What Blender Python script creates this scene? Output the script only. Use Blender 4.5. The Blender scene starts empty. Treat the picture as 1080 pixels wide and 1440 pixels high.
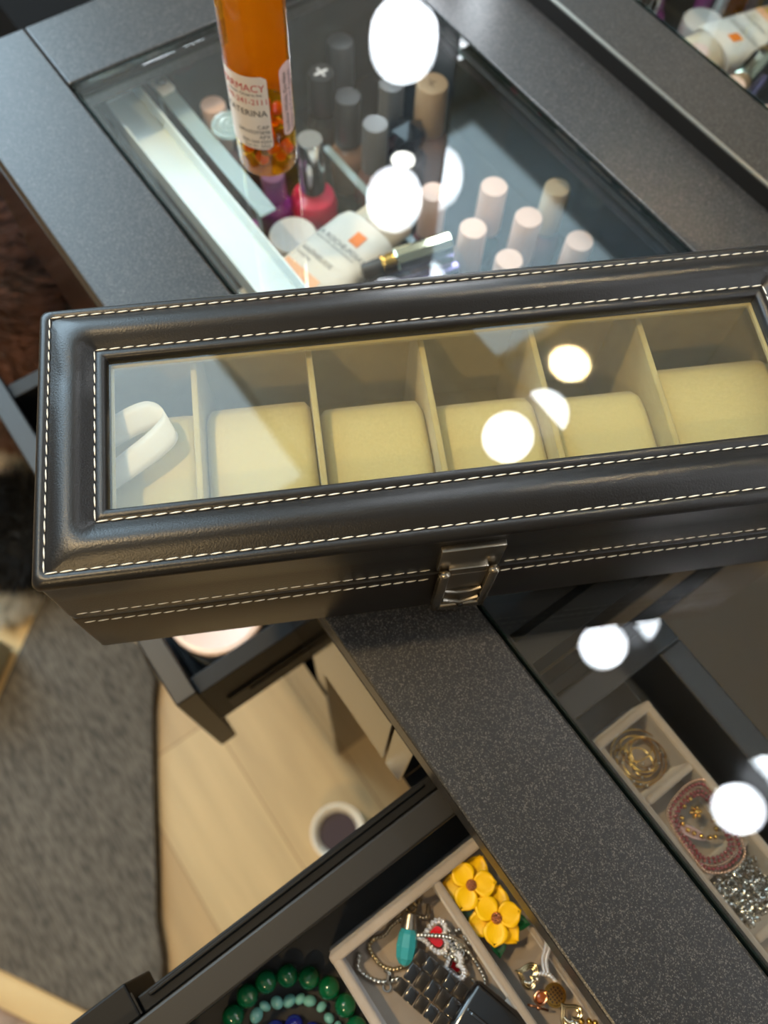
import bpy, bmesh, math, random
from mathutils import Vector, Matrix
random.seed(7)
C = bpy.context.scene
COL = C.collection
PI = math.pi

# ------------------------------------------------------------------ camera
cam_d = bpy.data.cameras.new('camera'); cam = bpy.data.objects.new('camera', cam_d); COL.objects.link(cam)
R_ = Vector((0.5837, 0.8113, 0.0320)); U_ = Vector((-0.7525, 0.5257, 0.3966)); F_ = Vector((-0.3049, 0.2556, -0.9174))
m = Matrix(((R_.x, U_.x, -F_.x, 0.23657), (R_.y, U_.y, -F_.y, -0.04317), (R_.z, U_.z, -F_.z, 0.33193), (0, 0, 0, 1)))
cam.matrix_world = m
cam_d.sensor_width = 36; cam_d.lens = 28.39; cam_d.clip_start = .01; cam_d.clip_end = 30
cam_d.dof.use_dof = True; cam_d.dof.focus_distance = .285; cam_d.dof.aperture_fstop = 8.5
C.camera = cam

# ------------------------------------------------------------------ world, window fill, exposure
w = bpy.data.worlds.new('sky'); C.world = w; w.use_nodes = True
wb = w.node_tree.nodes['Background']; wb.inputs[0].default_value = (.60, .83, 1, 1); wb.inputs[1].default_value = 7.0
C.view_settings.view_transform = 'Standard'; C.view_settings.look = 'None'; C.view_settings.gamma = 1
C.view_settings.use_curve_mapping = False
C.view_settings.exposure = 0.0
C.cycles.sample_clamp_indirect = 60
WIN_POWER = 12.0      # cool fill through the added, unseen window
BULB = 24.0           # vanity bulbs
PANEL_FILL = 2.7  # strength of the added ceiling glow panel
SPOT = 800.0          # warm ceiling downlights
def area(name, loc, target, sx, sy, power, col):
    l = bpy.data.lights.new(name, 'AREA'); l.shape = 'RECTANGLE'; l.size = sx; l.size_y = sy; l.energy = power; l.color = col
    o = bpy.data.objects.new(name, l); COL.objects.link(o); o.location = loc
    o.rotation_euler = (Vector(target)-Vector(loc)).to_track_quat('-Z', 'Y').to_euler(); return o
area('added_window_fill', (-1.62, -.2, .85), (0, -.2, .2), 1.1, 1.1, WIN_POWER, (.62, .84, 1))  # added cool fill lamp outside the unseen window, aimed inwards

# ------------------------------------------------------------------ materials
def lin(c): return tuple(((x/255)/12.92 if x/255 <= .04045 else ((x/255+.055)/1.055)**2.4) for x in c)
def mat(name, rgb, rough=.5, metal=0, noise=None, bump=None, spec=.5, coat=0, sheen=0, linear=False, speck=None):
    """noise=(scale, amount) varies the colour, bump=(scale, strength[,distance]), speck=(scale, threshold, rgb)"""
    M = bpy.data.materials.new(name); M.use_nodes = True; nt = M.node_tree; b = nt.nodes['Principled BSDF']
    c = rgb if linear else lin(rgb)
    b.inputs['Base Color'].default_value = (*c, 1); b.inputs['Roughness'].default_value = rough
    b.inputs['Metallic'].default_value = metal; b.inputs['Specular IOR Level'].default_value = spec
    b.inputs['Coat Weight'].default_value = coat; b.inputs['Coat Roughness'].default_value = .05
    b.inputs['Sheen Weight'].default_value = sheen
    tc = nt.nodes.new('ShaderNodeTexCoord'); last = None
    if noise:
        n = nt.nodes.new('ShaderNodeTexNoise'); n.inputs['Scale'].default_value = noise[0]; n.inputs['Detail'].default_value = 5
        nt.links.new(tc.outputs['Object'], n.inputs['Vector'])
        r = nt.nodes.new('ShaderNodeMapRange'); r.inputs['From Min'].default_value = .3; r.inputs['From Max'].default_value = .7
        r.inputs['To Min'].default_value = 1-noise[1]; r.inputs['To Max'].default_value = 1+noise[1]
        nt.links.new(n.outputs['Fac'], r.inputs['Value'])
        v = nt.nodes.new('ShaderNodeVectorMath'); v.operation = 'SCALE'; v.inputs[0].default_value = c
        nt.links.new(r.outputs['Result'], v.inputs['Scale']); nt.links.new(v.outputs[0], b.inputs['Base Color']); last = v.outputs[0]
    if speck:
        n = nt.nodes.new('ShaderNodeTexNoise'); n.inputs['Scale'].default_value = speck[0]; n.inputs['Detail'].default_value = 1
        nt.links.new(tc.outputs['Object'], n.inputs['Vector'])
        r = nt.nodes.new('ShaderNodeMapRange'); r.inputs['From Min'].default_value = speck[1]; r.inputs['From Max'].default_value = speck[1]+.06
        nt.links.new(n.outputs['Fac'], r.inputs['Value'])
        x = nt.nodes.new('ShaderNodeMix'); x.data_type = 'RGBA'; x.inputs['B'].default_value = (*lin(speck[2]), 1)
        x.inputs['A'].default_value = (*c, 1)
        if last: nt.links.new(last, x.inputs['A'])
        nt.links.new(r.outputs['Result'], x.inputs['Factor']); nt.links.new(x.outputs['Result'], b.inputs['Base Color'])
    if bump:
        n = nt.nodes.new('ShaderNodeTexNoise'); n.inputs['Scale'].default_value = bump[0]; n.inputs['Detail'].default_value = 3
        nt.links.new(tc.outputs['Object'], n.inputs['Vector'])
        p = nt.nodes.new('ShaderNodeBump'); p.inputs['Strength'].default_value = bump[1]
        p.inputs['Distance'].default_value = bump[2] if len(bump) > 2 else .0003
        nt.links.new(n.outputs['Fac'], p.inputs['Height']); nt.links.new(p.outputs[0], b.inputs['Normal'])
    return M
def clear(name, tint, rough=0.0, ior=1.5, body=0.0, body_rgb=(255, 255, 255)):
    """clear sheet or shell: tinted see-through plus fresnel reflection, optional milky body"""
    M = bpy.data.materials.new(name); M.use_nodes = True; nt = M.node_tree; nt.nodes.remove(nt.nodes['Principled BSDF'])
    out = nt.nodes['Material Output']
    t = nt.nodes.new('ShaderNodeBsdfTransparent'); t.inputs[0].default_value = (*tint, 1)
    g = nt.nodes.new('ShaderNodeBsdfGlossy'); g.inputs['Roughness'].default_value = rough; g.inputs[0].default_value = (1, 1, 1, 1)
    geo = nt.nodes.new('ShaderNodeNewGeometry')
    mx = nt.nodes.new('ShaderNodeMix'); mx.inputs['A'].default_value = ior; mx.inputs['B'].default_value = 1/ior
    nt.links.new(geo.outputs['Backfacing'], mx.inputs['Factor'])
    f = nt.nodes.new('ShaderNodeFresnel'); nt.links.new(mx.outputs['Result'], f.inputs['IOR'])
    base = t.outputs[0]
    if body:
        d = nt.nodes.new('ShaderNodeBsdfDiffuse'); d.inputs[0].default_value = (*lin(body_rgb), 1)
        a = nt.nodes.new('ShaderNodeMixShader'); a.inputs[0].default_value = body
        nt.links.new(base, a.inputs[1]); nt.links.new(d.outputs[0], a.inputs[2]); base = a.outputs[0]
    s = nt.nodes.new('ShaderNodeMixShader'); nt.links.new(f.outputs[0], s.inputs[0]); nt.links.new(base, s.inputs[1]); nt.links.new(g.outputs[0], s.inputs[2])
    nt.links.new(s.outputs[0], out.inputs['Surface']); return M
def glow(name, rgb, strength):
    M = bpy.data.materials.new(name); M.use_nodes = True; b = M.node_tree.nodes['Principled BSDF']
    b.inputs['Base Color'].default_value = (.9, .9, .9, 1); b.inputs['Emission Color'].default_value = (*rgb, 1); b.inputs['Emission Strength'].default_value = strength
    return M

lacquer = mat('satin_black_lacquer', (26, 27, 29), .36, bump=(1500, .2, .00025), spec=.55)
def flakes(M, scale, thr, rgb):
    nt = M.node_tree; b = nt.nodes['Principled BSDF']; tc = nt.nodes.new('ShaderNodeTexCoord'); v = nt.nodes.new('ShaderNodeTexVoronoi')
    v.inputs['Scale'].default_value = scale; nt.links.new(tc.outputs['Object'], v.inputs['Vector']); sp = nt.nodes.new('ShaderNodeSeparateColor'); nt.links.new(v.outputs['Color'], sp.inputs[0])
    r = nt.nodes.new('ShaderNodeMapRange'); r.inputs['From Min'].default_value = thr; r.inputs['From Max'].default_value = 1; nt.links.new(sp.outputs[0], r.inputs['Value'])
    pw = nt.nodes.new('ShaderNodeMath'); pw.operation = 'POWER'; pw.inputs[1].default_value = 2.2; nt.links.new(r.outputs[0], pw.inputs[0])
    x = nt.nodes.new('ShaderNodeMix'); x.data_type = 'RGBA'; x.inputs['A'].default_value = b.inputs['Base Color'].default_value; x.inputs['B'].default_value = (*lin(rgb), 1)
    nt.links.new(pw.outputs[0], x.inputs['Factor']); nt.links.new(x.outputs['Result'], b.inputs['Base Color'])
flakes(lacquer, 2300, .50, (92, 89, 86))
gloss_black = mat('glossy_black_panel', (20, 18, 17), .13, spec=.6)
drawer_black = mat('drawer_black', (18, 16, 14), .46, noise=(9, .12))
drawer_inside = mat('drawer_inside', (10, 9, 9), .65)
rail_black = mat('rail_black', (8, 8, 8), .5, spec=.25)
leather = mat('dark_leather', (22, 21, 21), .34, bump=(1500, .4, .0002), spec=.45, noise=(14, .12))
leather_side = mat('dark_leather_side', (22, 19, 18), .40, bump=(800, .16, .0003), noise=(11, .1))
thread = mat('cream_thread', (232, 228, 215), .7)
suede = mat('cream_suede', (182, 168, 116), .9, noise=(70, .09), bump=(1500, .3, .0003), sheen=.4)
suede_cushion = mat('cushion_suede', (208, 195, 136), .88, noise=(42, .06), bump=(1200, .25, .0003), sheen=.4)
nickel = mat('worn_nickel', (168, 160, 146), .27, 1, bump=(300, .2, .0003))
chrome = mat('chrome', (225, 225, 225), .06, 1)
gold = mat('gold', (214, 168, 84), .2, 1)
pale_gold = mat('pale_gold', (196, 178, 142), .22, 1)
rose_gold = mat('rose_gold', (196, 138, 104), .24, 1)
silver = mat('silver', (212, 210, 204), .18, 1)
dull_silver = mat('aged_silver', (150, 143, 132), .3, 1)
crystal = mat('crystal', (235, 235, 240), .05, .55, spec=1)
satin = mat('white_satin', (214, 213, 208), .38, bump=(1800, .15, .0002), sheen=.5)
glass_top = clear('table_glass', (.965, .98, .98))
lid_glass = clear('lid_glass', (.93, .93, .90), body=.03, body_rgb=(190, 180, 140))
green_edge = clear('glass_edge', (.35, .46, .44), body=.35, body_rgb=(26, 42, 40))
acrylic = clear('acrylic', (.90, .96, .97), body=.05, body_rgb=(210, 240, 245))
milky = clear('milky_acrylic', (.8, .93, .95), body=.42, body_rgb=(215, 238, 244))
mirror_m = mat('mirror_silver', (228, 230, 230), .005, 1)
velvet = mat('grey_velvet', (158, 146, 134), .95, noise=(60, .08), bump=(1500, .3, .0003), sheen=.6)
wall_m = mat('painted_wall', (156, 150, 140), .85, noise=(3, .03))
ceil_m = mat('painted_ceiling', (196, 206, 214), .9)
trim_m = mat('painted_trim', (235, 235, 232), .5)

# ------------------------------------------------------------------ mesh helpers
def link(name, me, mt, parent=None, smooth=False, sharp=None):
    if sharp == 30: sharp = 12
    o = bpy.data.objects.new(name, me); COL.objects.link(o)
    for x in (mt if isinstance(mt, (list, tuple)) else [mt]): me.materials.append(x)
    if smooth:
        me.polygons.foreach_set('use_smooth', [True]*len(me.polygons))
        me.set_sharp_from_angle(angle=math.radians(sharp or 40))
    if parent: o.parent = parent
    me.update(); return o
def obj(name, bm, mt, parent=None, smooth=True, sharp=None):
    me = bpy.data.meshes.new(name); bmesh.ops.recalc_face_normals(bm, faces=bm.faces); bm.to_mesh(me); bm.free()
    return link(name, me, mt, parent, smooth, sharp)
def tag(o, label=None, cat=None, group=None, kind=None):
    if label: o['label'] = label
    if cat: o['category'] = cat
    if group: o['group'] = group
    if kind: o['kind'] = kind
    return o
def thing(name, label, cat, loc=(0, 0, 0), rz=0, group=None, rot=None):
    o = bpy.data.objects.new(name, None); COL.objects.link(o); o.empty_display_size = .01
    o.location = loc; o.rotation_euler = rot if rot else (0, 0, rz); return tag(o, label, cat, group)
def struct(name, bm, mt, smooth=False): return tag(obj(name, bm, mt, None, smooth), kind='structure')
def bx(bm, x0, x1, y0, y1, z0, z1, bev=0, seg=2):
    t = bmesh.new(); v = [t.verts.new(p) for p in [(x0,y0,z0),(x1,y0,z0),(x1,y1,z0),(x0,y1,z0),(x0,y0,z1),(x1,y0,z1),(x1,y1,z1),(x0,y1,z1)]]
    for f in [(3,2,1,0),(4,5,6,7),(0,1,5,4),(1,2,6,5),(2,3,7,6),(3,0,4,7)]: t.faces.new([v[i] for i in f])
    if bev: bmesh.ops.bevel(t, geom=list(t.edges), offset=bev, segments=seg, affect='EDGES', profile=.5)
    merge(bm, t); return bm
def merge(bm, t, M=None):
    mp = {}
    for v in t.verts: mp[v] = bm.verts.new(M @ v.co if M else v.co)
    for f in t.faces:
        try:
            n = bm.faces.new([mp[v] for v in f.verts]); n.material_index = f.material_index
        except ValueError: pass
    t.free()
def B(x0, x1, y0, y1, z0, z1, bev=0, seg=2): return bx(bmesh.new(), x0, x1, y0, y1, z0, z1, bev, seg)
def lathe(bm, prof, seg=32, M=None, cap0=True, cap1=True, mi=0):
    t = bmesh.new(); rings = []
    for r, z in prof: rings.append([t.verts.new((r*math.cos(2*PI*k/seg), r*math.sin(2*PI*k/seg), z)) for k in range(seg)])
    for a, b in zip(rings, rings[1:]):
        for k in range(seg): t.faces.new([a[k], a[(k+1) % seg], b[(k+1) % seg], b[k]])
    if cap0: t.faces.new(rings[0][::-1])
    if cap1: t.faces.new(rings[-1])
    for f in t.faces: f.material_index = mi
    merge(bm, t, M); return bm
def L(prof, seg=32, **k): return lathe(bmesh.new(), prof, seg, **k)
def ball(bm, c, r, seg=12, sq=(1, 1, 1), rot=None, mi=0):
    t = bmesh.new(); bmesh.ops.create_uvsphere(t, u_segments=seg, v_segments=max(6, seg*2//3), radius=r)
    for f in t.faces: f.material_index = mi
    M = Matrix.Translation(c) @ (rot.to_matrix().to_4x4() if rot else Matrix()) @ Matrix.Diagonal((*sq, 1))
    merge(bm, t, M); return bm
def smoothpath(pts, n=8, closed=False):
    P = [Vector(p) for p in pts]; out = []; N = len(P)
    for i in range(N if closed else N-1):
        if closed: a, b, c, d = P[(i-1) % N], P[i], P[(i+1) % N], P[(i+2) % N]
        else: a, b, c, d = P[max(i-1, 0)], P[i], P[i+1], P[min(i+2, N-1)]
        for k in range(n):
            t = k/n; out.append(.5*((2*b)+(c-a)*t+(2*a-5*b+4*c-d)*t*t+(3*b-a-3*c+d)*t**3))
    if not closed: out.append(P[-1])
    return out
def tube(bm, pts, r, seg=8, closed=False, caps=True, twist=0, flat=1, mi=0):
    P = [Vector(p) for p in pts]; N = len(P); rings = []
    up = Vector((0, 0, 1))
    for i, p in enumerate(P):
        a = P[(i-1) % N] if (closed or i) else P[0]; b = P[(i+1) % N] if (closed or i < N-1) else P[-1]
        d = (b-a).normalized() if (b-a).length else Vector((1, 0, 0))
        s = d.cross(up if abs(d.z) < .95 else Vector((1, 0, 0))).normalized(); u = s.cross(d)
        rr = r(i/(N-1)) if callable(r) else r
        ring = []
        for k in range(seg):
            an = 2*PI*k/seg+twist*i
            q = rr*(1+(.35*math.cos(2*an-2*twist*i+twist*i*2) if twist else 0))
            ring.append(bm.verts.new(p+s*q*math.cos(an)+u*q*flat*math.sin(an)))
        rings.append(ring)
    for i in range(N if closed else N-1):
        a, b = rings[i], rings[(i+1) % N]
        for k in range(seg):
            f = bm.faces.new([a[k], a[(k+1) % seg], b[(k+1) % seg], b[k]]); f.material_index = mi
    if caps and not closed: bm.faces.new(rings[0][::-1]); bm.faces.new(rings[-1])
    return bm
def rope(bm, pts, r, pitch=.0022):
    """twisted rope chain: beads strung tightly along a path"""
    P = smoothpath(pts, 10); acc = 0; k = 0
    for a, b in zip(P, P[1:]):
        d = b-a; l = d.length
        while acc < l:
            c = a+d*(acc/l); q = d.to_track_quat('X', 'Z'); q.rotate(Matrix.Rotation(.7*(1 if k % 2 else .8), 3, 'Z').to_quaternion())
            ball(bm, c, r, 8, (1.1, .8, .9), q); acc += pitch; k += 1
        acc -= l
    return bm
def link_chain(bm, pts, r, wire, pitch):
    P = smoothpath(pts, 10); acc = 0; k = 0
    for a, b in zip(P, P[1:]):
        d = b-a; l = d.length
        while acc < l:
            c = a+d*(acc/l); dn = d.normalized(); s = dn.cross(Vector((0, 0, 1))).normalized(); u = s.cross(dn)
            w_ = s if k % 2 else (s*.5+u*.85).normalized()
            tube(bm, [c+dn*r*1.3*math.cos(t*PI/5)+w_*r*math.sin(t*PI/5) for t in range(10)], wire, 5, closed=True)
            acc += pitch; k += 1
        acc -= l
    return bm
def text_mesh(s, size, fn, extr=0.00004, align='LEFT'):
    cu = bpy.data.curves.new('t', 'FONT'); cu.body = s; cu.size = size; cu.extrude = 0; cu.align_x = align; cu.resolution_u = 3
    o = bpy.data.objects.new('t', cu); COL.objects.link(o)
    dg = bpy.context.evaluated_depsgraph_get(); dg.update()
    me = bpy.data.meshes.new_from_object(o.evaluated_get(dg)); bpy.data.objects.remove(o)
    t = bmesh.new(); t.from_mesh(me); bpy.data.meshes.remove(me)
    for v in t.verts: v.co = fn(v.co.x, v.co.y)
    return t
def noise_bend(me_bm, amp, f, seed=0):
    from mathutils import noise
    for v in me_bm.verts: v.co += Vector(noise.noise_vector(v.co*f+Vector((seed, 0, 0))))*amp
    return me_bm

# ------------------------------------------------------------------ the room
FZ = -.76; CZ = 1.64; X0, X1, Y0, Y1 = -1.5, 2.2, -2.3, .37
def floor_material():
    M = mat('oak_planks', (205, 178, 134), .42, spec=.4); nt = M.node_tree; b = nt.nodes['Principled BSDF']
    tc = nt.nodes.new('ShaderNodeTexCoord'); br = nt.nodes.new('ShaderNodeTexBrick')
    mp = nt.nodes.new('ShaderNodeMapping'); mp.inputs['Location'].default_value = (.015, .1, 0)
    nt.links.new(tc.outputs['Object'], mp.inputs['Vector']); nt.links.new(mp.outputs[0], br.inputs['Vector'])
    br.inputs['Scale'].default_value = 1; br.inputs['Brick Width'].default_value = 1.1; br.inputs['Row Height'].default_value = .12
    br.inputs['Mortar Size'].default_value = .0012; br.inputs['Mortar Smooth'].default_value = .5; br.inputs['Bias'].default_value = 0
    br.inputs['Color1'].default_value = (*lin((196, 170, 126)), 1); br.inputs['Color2'].default_value = (*lin((174, 144, 102)), 1)
    br.inputs['Mortar'].default_value = (*lin((150, 122, 84)), 1)
    n = nt.nodes.new('ShaderNodeTexNoise'); n.inputs['Scale'].default_value = 5; n.inputs['Detail'].default_value = 5
    m2 = nt.nodes.new('ShaderNodeMapping'); m2.inputs['Scale'].default_value = (1, 9, 1)
    nt.links.new(tc.outputs['Object'], m2.inputs['Vector']); nt.links.new(m2.outputs[0], n.inputs['Vector'])
    mr = nt.nodes.new('ShaderNodeMapRange'); mr.inputs['From Min'].default_value = .3; mr.inputs['From Max'].default_value = .7
    mr.inputs['To Min'].default_value = .88; mr.inputs['To Max'].default_value = 1.08
    nt.links.new(n.outputs['Fac'], mr.inputs['Value'])
    v = nt.nodes.new('ShaderNodeVectorMath'); v.operation = 'SCALE'
    nt.links.new(br.outputs['Color'], v.inputs[0]); nt.links.new(mr.outputs[0], v.inputs['Scale']); nt.links.new(v.outputs[0], b.inputs['Base Color'])
    return M
struct('floor', B(X0-.1, X1+.1, Y0-.1, Y1+.1, FZ-.05, FZ), floor_material())
struct('ceiling', B(X0-.1, X1+.1, Y0-.1, Y1+.1, CZ, CZ+.05), ceil_m)
struct('wall_back', B(X0-.1, X1+.1, Y1, Y1+.1, FZ, CZ), wall_m)
struct('wall_front', B(X0-.1, X1+.1, Y0-.1, Y0, FZ, CZ), wall_m)
struct('wall_right', B(X1, X1+.1, Y0, Y1, FZ, CZ), wall_m)
wx = bmesh.new(); WY0, WY1, WZ0, WZ1 = -.85, .355, .12, 1.58
bx(wx, X0-.1, X0, Y0, WY0, FZ, CZ); bx(wx, X0-.1, X0, WY1, Y1, FZ, CZ); bx(wx, X0-.1, X0, WY0, WY1, FZ, WZ0); bx(wx, X0-.1, X0, WY0, WY1, WZ1, CZ)
struct('wall_left', wx, wall_m)
wf = bmesh.new()
for a in ((WY0, WY0+.04, WZ0, WZ1), (WY1-.04, WY1, WZ0, WZ1), (WY0, WY1, WZ0, WZ0+.04), (WY0, WY1, WZ1-.04, WZ1), ((WY0+WY1)/2-.015, (WY0+WY1)/2+.015, WZ0, WZ1)):
    bx(wf, X0-.06, X0-.02, *a, .003)
struct('added_window_1', wf, trim_m)  # unseen window, added and enlarged to brighten the left side
for n, a in (('baseboard_back', (X0, X1, Y1-.012, Y1)), ('baseboard_front', (X0, X1, Y0, Y0+.012))): struct(n, B(*a, FZ, FZ+.08, .002), trim_m)
struct('baseboard_left', B(X0, X0+.012, Y0+.012, Y1-.012, FZ, FZ+.08, .002), trim_m)
struct('baseboard_right', B(X1-.012, X1, Y0+.012, Y1-.012, FZ, FZ+.08, .002), trim_m)
pl_ = thing('added_glow_panel', 'added unseen glowing panel on the ceiling for cool sheen at left', 'ceiling light', (-1.0, 0, CZ))  # glow panel added to put cool sheen on left boards and lid glass
obj('glow_panel_frame', B(-.42, .46, -.95, .365, -.012, -.0005, .002), trim_m, pl_); obj('glow_panel_face', B(-.40, .44, -.93, .350, -.0140, -.0122), glow('added_panel_glow', (.62, .86, 1.0), PANEL_FILL), pl_, False)
warm = glow('warm_lamp', (1.0, .70, .34), SPOT)
for i, (x, y) in enumerate([(-.434, -.472), (1.1, -1.3)]):
    t = thing('ceiling_downlight', ['round warm downlight in the ceiling nearer the left wall', 'round warm downlight in the ceiling far from the left wall'][i], 'ceiling light', (x, y, CZ))
    obj('trim_ring', L([(.052, -.001), (.062, -.004), (.066, -.001)], 40, cap0=False, cap1=False), trim_m, t)
    obj('lamp_disc', L([(.001, -.002), (.05, -.002)], 40, cap0=True, cap1=False), warm, t)

# ------------------------------------------------------------------ vanity table
TX0, TX1, TYB = -.25, .90, .358
GX0, GX1, GY0, GY1 = -.192, .842, .0575, .2705
van = thing('vanity_table', 'black glass-topped vanity table with satin frame and pulled-out drawers', 'table', (0, 0, 0))
def vp(name, bm, mt, par=None, lab=None, smooth=True):
    o = obj(name, bm, mt, par or van, smooth, 30)
    if lab: o['label'] = lab
    return o
g = .0007
vp('front_board', B(TX0, TX1, 0, GY0-.001, -.02, 0, .0012), lacquer)
vp('side_board', B(TX0, GX0-.001, GY0-.001+g, TYB, -.02, 0, .0012), lacquer)
vp('side_board', B(GX1+.001, TX1, GY0-.001+g, TYB, -.02, 0, .0012), lacquer)
vp('back_board', B(GX0-.001+g, GX1+.001-g, GY1+.001, TYB, -.02, 0, .0012), lacquer)
gp = vp('glass_top', B(GX0+.0012, GX1-.0012, GY0+.0012, GY1-.0012, -.0056, -.0004, .0004, 1), glass_top, None, 'clear glass pane set flush in the top', False)
ge = bmesh.new()
for a in ((GX0+.0002, GX1-.0002, GY0+.0002, GY0+.0010), (GX0+.0002, GX1-.0002, GY1-.0010, GY1-.0002), (GX0+.0002, GX0+.0010, GY0+.001, GY1-.001), (GX1-.0010, GX1-.0002, GY0+.001, GY1-.001)):
    bx(ge, *a, -.0056, -.0003)
vp('glass_edge', ge, green_edge, gp, 'greenish polished edge of the glass', False)
led = bmesh.new()
bx(led, GX0, GX1, GY0-.001, GY0+.004, -.0095, -.0062); bx(led, GX0, GX1, GY1-.004, GY1+.001, -.0095, -.0062); bx(led, GX0-.001, GX0+.004, GY0, GY1, -.0095, -.0062)
vp('glass_ledge', led, drawer_inside)
# carcass behind and below
cs = bmesh.new()
bx(cs, TX0, TX1, .346, .358, -.155, -.021); bx(cs, TX0, TX0+.010, .004, .346, -.155, -.021); bx(cs, TX1-.010, TX1, .004, .346, -.155, -.021)
bx(cs, TX0, -.18, .004, .346, -.155, -.150); bx(cs, -.18, .2075, .06, .346, -.153, -.150)
bx(cs, .2170, .5900, .004, .150, -.155, -.150)
vp('carcass', cs, drawer_inside)
vp('apron', B(TX0, -.2405, 0, .016, -.148, -.021, .0006), gloss_black)
vp('apron', B(.2035, .2170, 0, .016, -.148, -.021, .0006), gloss_black)
vp('divider_panel', B(.2045, .2165, .0165, .346, -.148, -.021), drawer_inside)
# closed left drawer, seen through the glass
d1 = bmesh.new(); DZ = -.120
bx(d1, -.238, .200, .017, .325, DZ-.006, DZ); bx(d1, -.238, -.228, .017, .325, DZ, -.026); bx(d1, .190, .200, .017, .325, DZ, -.026)
bx(d1, -.228, .190, .315, .325, DZ, -.026)
dr1 = vp('drawer', d1, drawer_inside, None, 'wide closed drawer showing through the glass')
vp('drawer_front', B(-.2385, .2015, 0, .0165, -.1465, -.022, .0006), gloss_black, dr1)
# pedestal with its open drawer
PX0, PX1 = -.172, .120
pd = bmesh.new()
bx(pd, PX0, PX0+.014, .010, .345, FZ, -.156); bx(pd, PX1-.014, PX1, .010, .345, FZ, -.156); bx(pd, PX0+.014, PX1-.014, .335, .345, FZ, -.156)
bx(pd, PX0+.014, PX1-.014, .012, .335, FZ, FZ+.03); bx(pd, PX0+.014, PX1-.014, .012, .335, -.350, -.340)
ped = vp('pedestal', pd, gloss_black)
for z0, z1 in ((-.535, -.345), (-.728, -.538)):
    vp('drawer_front', B(PX0+.001, PX1-.001, .0085, .0115, z0, z1, .0008), gloss_black, ped)
d2 = bmesh.new()
bx(d2, -.158, -.146, -.067, .20, -.253, -.162, .0008); bx(d2, .094, .106, -.067, .20, -.253, -.162, .0008)
bx(d2, -.146, .094, -.067, .20, -.253, -.248); bx(d2, -.146, .094, .19, .20, -.248, -.168)
dr2 = vp('drawer', d2, drawer_inside, None, 'small pedestal drawer pulled out')  # darker tone here stands in for the shadow on the drawer sides
vp('drawer_front', B(-.1715, .1065, -.081, -.067, -.328, -.153, .001), drawer_black, dr2)
sr = bmesh.new(); bx(sr, .1062, .1085, -.055, .15, -.235, -.205, .0006); bx(sr, .1086, .1096, -.040, .13, -.228, -.212, .0004)
vp('slide_rail', sr, rail_black, dr2)
pk = bmesh.new()
bx(pk, .60, .614, .010, .345, FZ, -.156); bx(pk, .876, .89, .010, .345, FZ, -.156); bx(pk, .614, .876, .335, .345, FZ, -.156); bx(pk, .614, .876, .010, .022, FZ, -.158, .001)
vp('pedestal', pk, gloss_black)
# open right drawer
d3 = bmesh.new(); JX0, JX1, JB = .2335, .50, .138; JF = -.098
bx(d3, JX0, JX0+.0132, -.19, JB, JF-.006, -.040, .0012); bx(d3, JX1-.013, JX1, -.19, JB, JF-.006, -.040, .0012)
bx(d3, JX0+.0132, JX1-.013, JB-.014, JB, JF, -.040, .0012); bx(d3, JX0+.0132, JX1-.013, -.19, JB-.014, JF-.006, JF)
dr3 = vp('drawer', d3, drawer_black, None, 'open drawer holding the jewellery')
vp('drawer_front', B(.2185, .515, -.206, -.19, -.1465, -.022, .0008), gloss_black, dr3)
sr = bmesh.new(); bx(sr, .2262, .2333, -.145, .30, -.090, -.052, .0008); bx(sr, .2275, .2290, -.140, .0, -.0515, -.0500, .0004)
vp('slide_rail', sr, rail_black, dr3)
sr = bmesh.new(); bx(sr, .2188, .2333, -.188, -.146, -.094, -.050, .0010); bx(sr, .2235, .2325, -.1458, -.1450, -.075, -.0495)
vp('rail_bracket', sr, rail_black, dr3)

# ------------------------------------------------------------------ lit mirror
MX0, MX1, MY, MZ0, MZ1 = -.243, .897, .327, .0105, .592
mir = thing('vanity_mirror', 'large black-framed mirror with round bulbs standing on the table back', 'mirror', (0, 0, 0))
fr = bmesh.new()
bx(fr, MX0, -.163, MY-.001, MY+.022, MZ0, MZ1, .001); bx(fr, .817, MX1, MY-.001, MY+.022, MZ0, MZ1, .001)
bx(fr, -.163, .817, MY-.001, MY+.022, .482, MZ1, .001); bx(fr, -.163, .817, MY+.004, MY+.022, MZ0, .482)
bx(fr, MX0, MX1, MY-.002, MY+.024, .0002, MZ0-.0002)
obj('frame', fr, mat('frame_black', (20, 20, 20), .45, spec=.4), mir, True, 30)
obj('mirror_glass', B(-.163, .817, MY, MY+.0035, MZ0, .482), mirror_m, mir, False)
obj('bottom_trim', B(-.163, .817, MY-.0012, MY-.0002, MZ0-.0006, MZ0+.0006, .0002), dull_silver, mir)
bulb_m = glow('opal_bulb', (.88, .93, 1.0), BULB)
spots = [(-.198, z) for z in (.070, .226, .379)] + [(x, .531) for x in (-.198, .006, .217, .425, .637, .846)] + [(.846, z) for z in (.070, .226, .379)]
bulb0 = None
for x, z in spots:
    if bulb0 is None:
        pr = [(.0125, -.0212)] + [(.0250*math.cos(a), .0250*math.sin(a)) for a in [math.radians(-56+146*k/17) for k in range(17)]] + [(.0006, .0250)]
        bulb0 = obj('light_bulb', L(pr, 40, cap0=False), bulb_m, mir)
        sock = obj('socket', L([(.017, -.0226), (.017, -.0215), (.0135, -.0212), (.0126, -.0195)], 32), gloss_black, bulb0)
        b = bulb0
    else:
        b = bulb0.copy(); COL.objects.link(b); b.parent = mir
        s_ = sock.copy(); COL.objects.link(s_); s_.parent = b
    b.location = (x, MY-.0236, z); b.rotation_euler = (PI/2, 0, 0)

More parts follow.
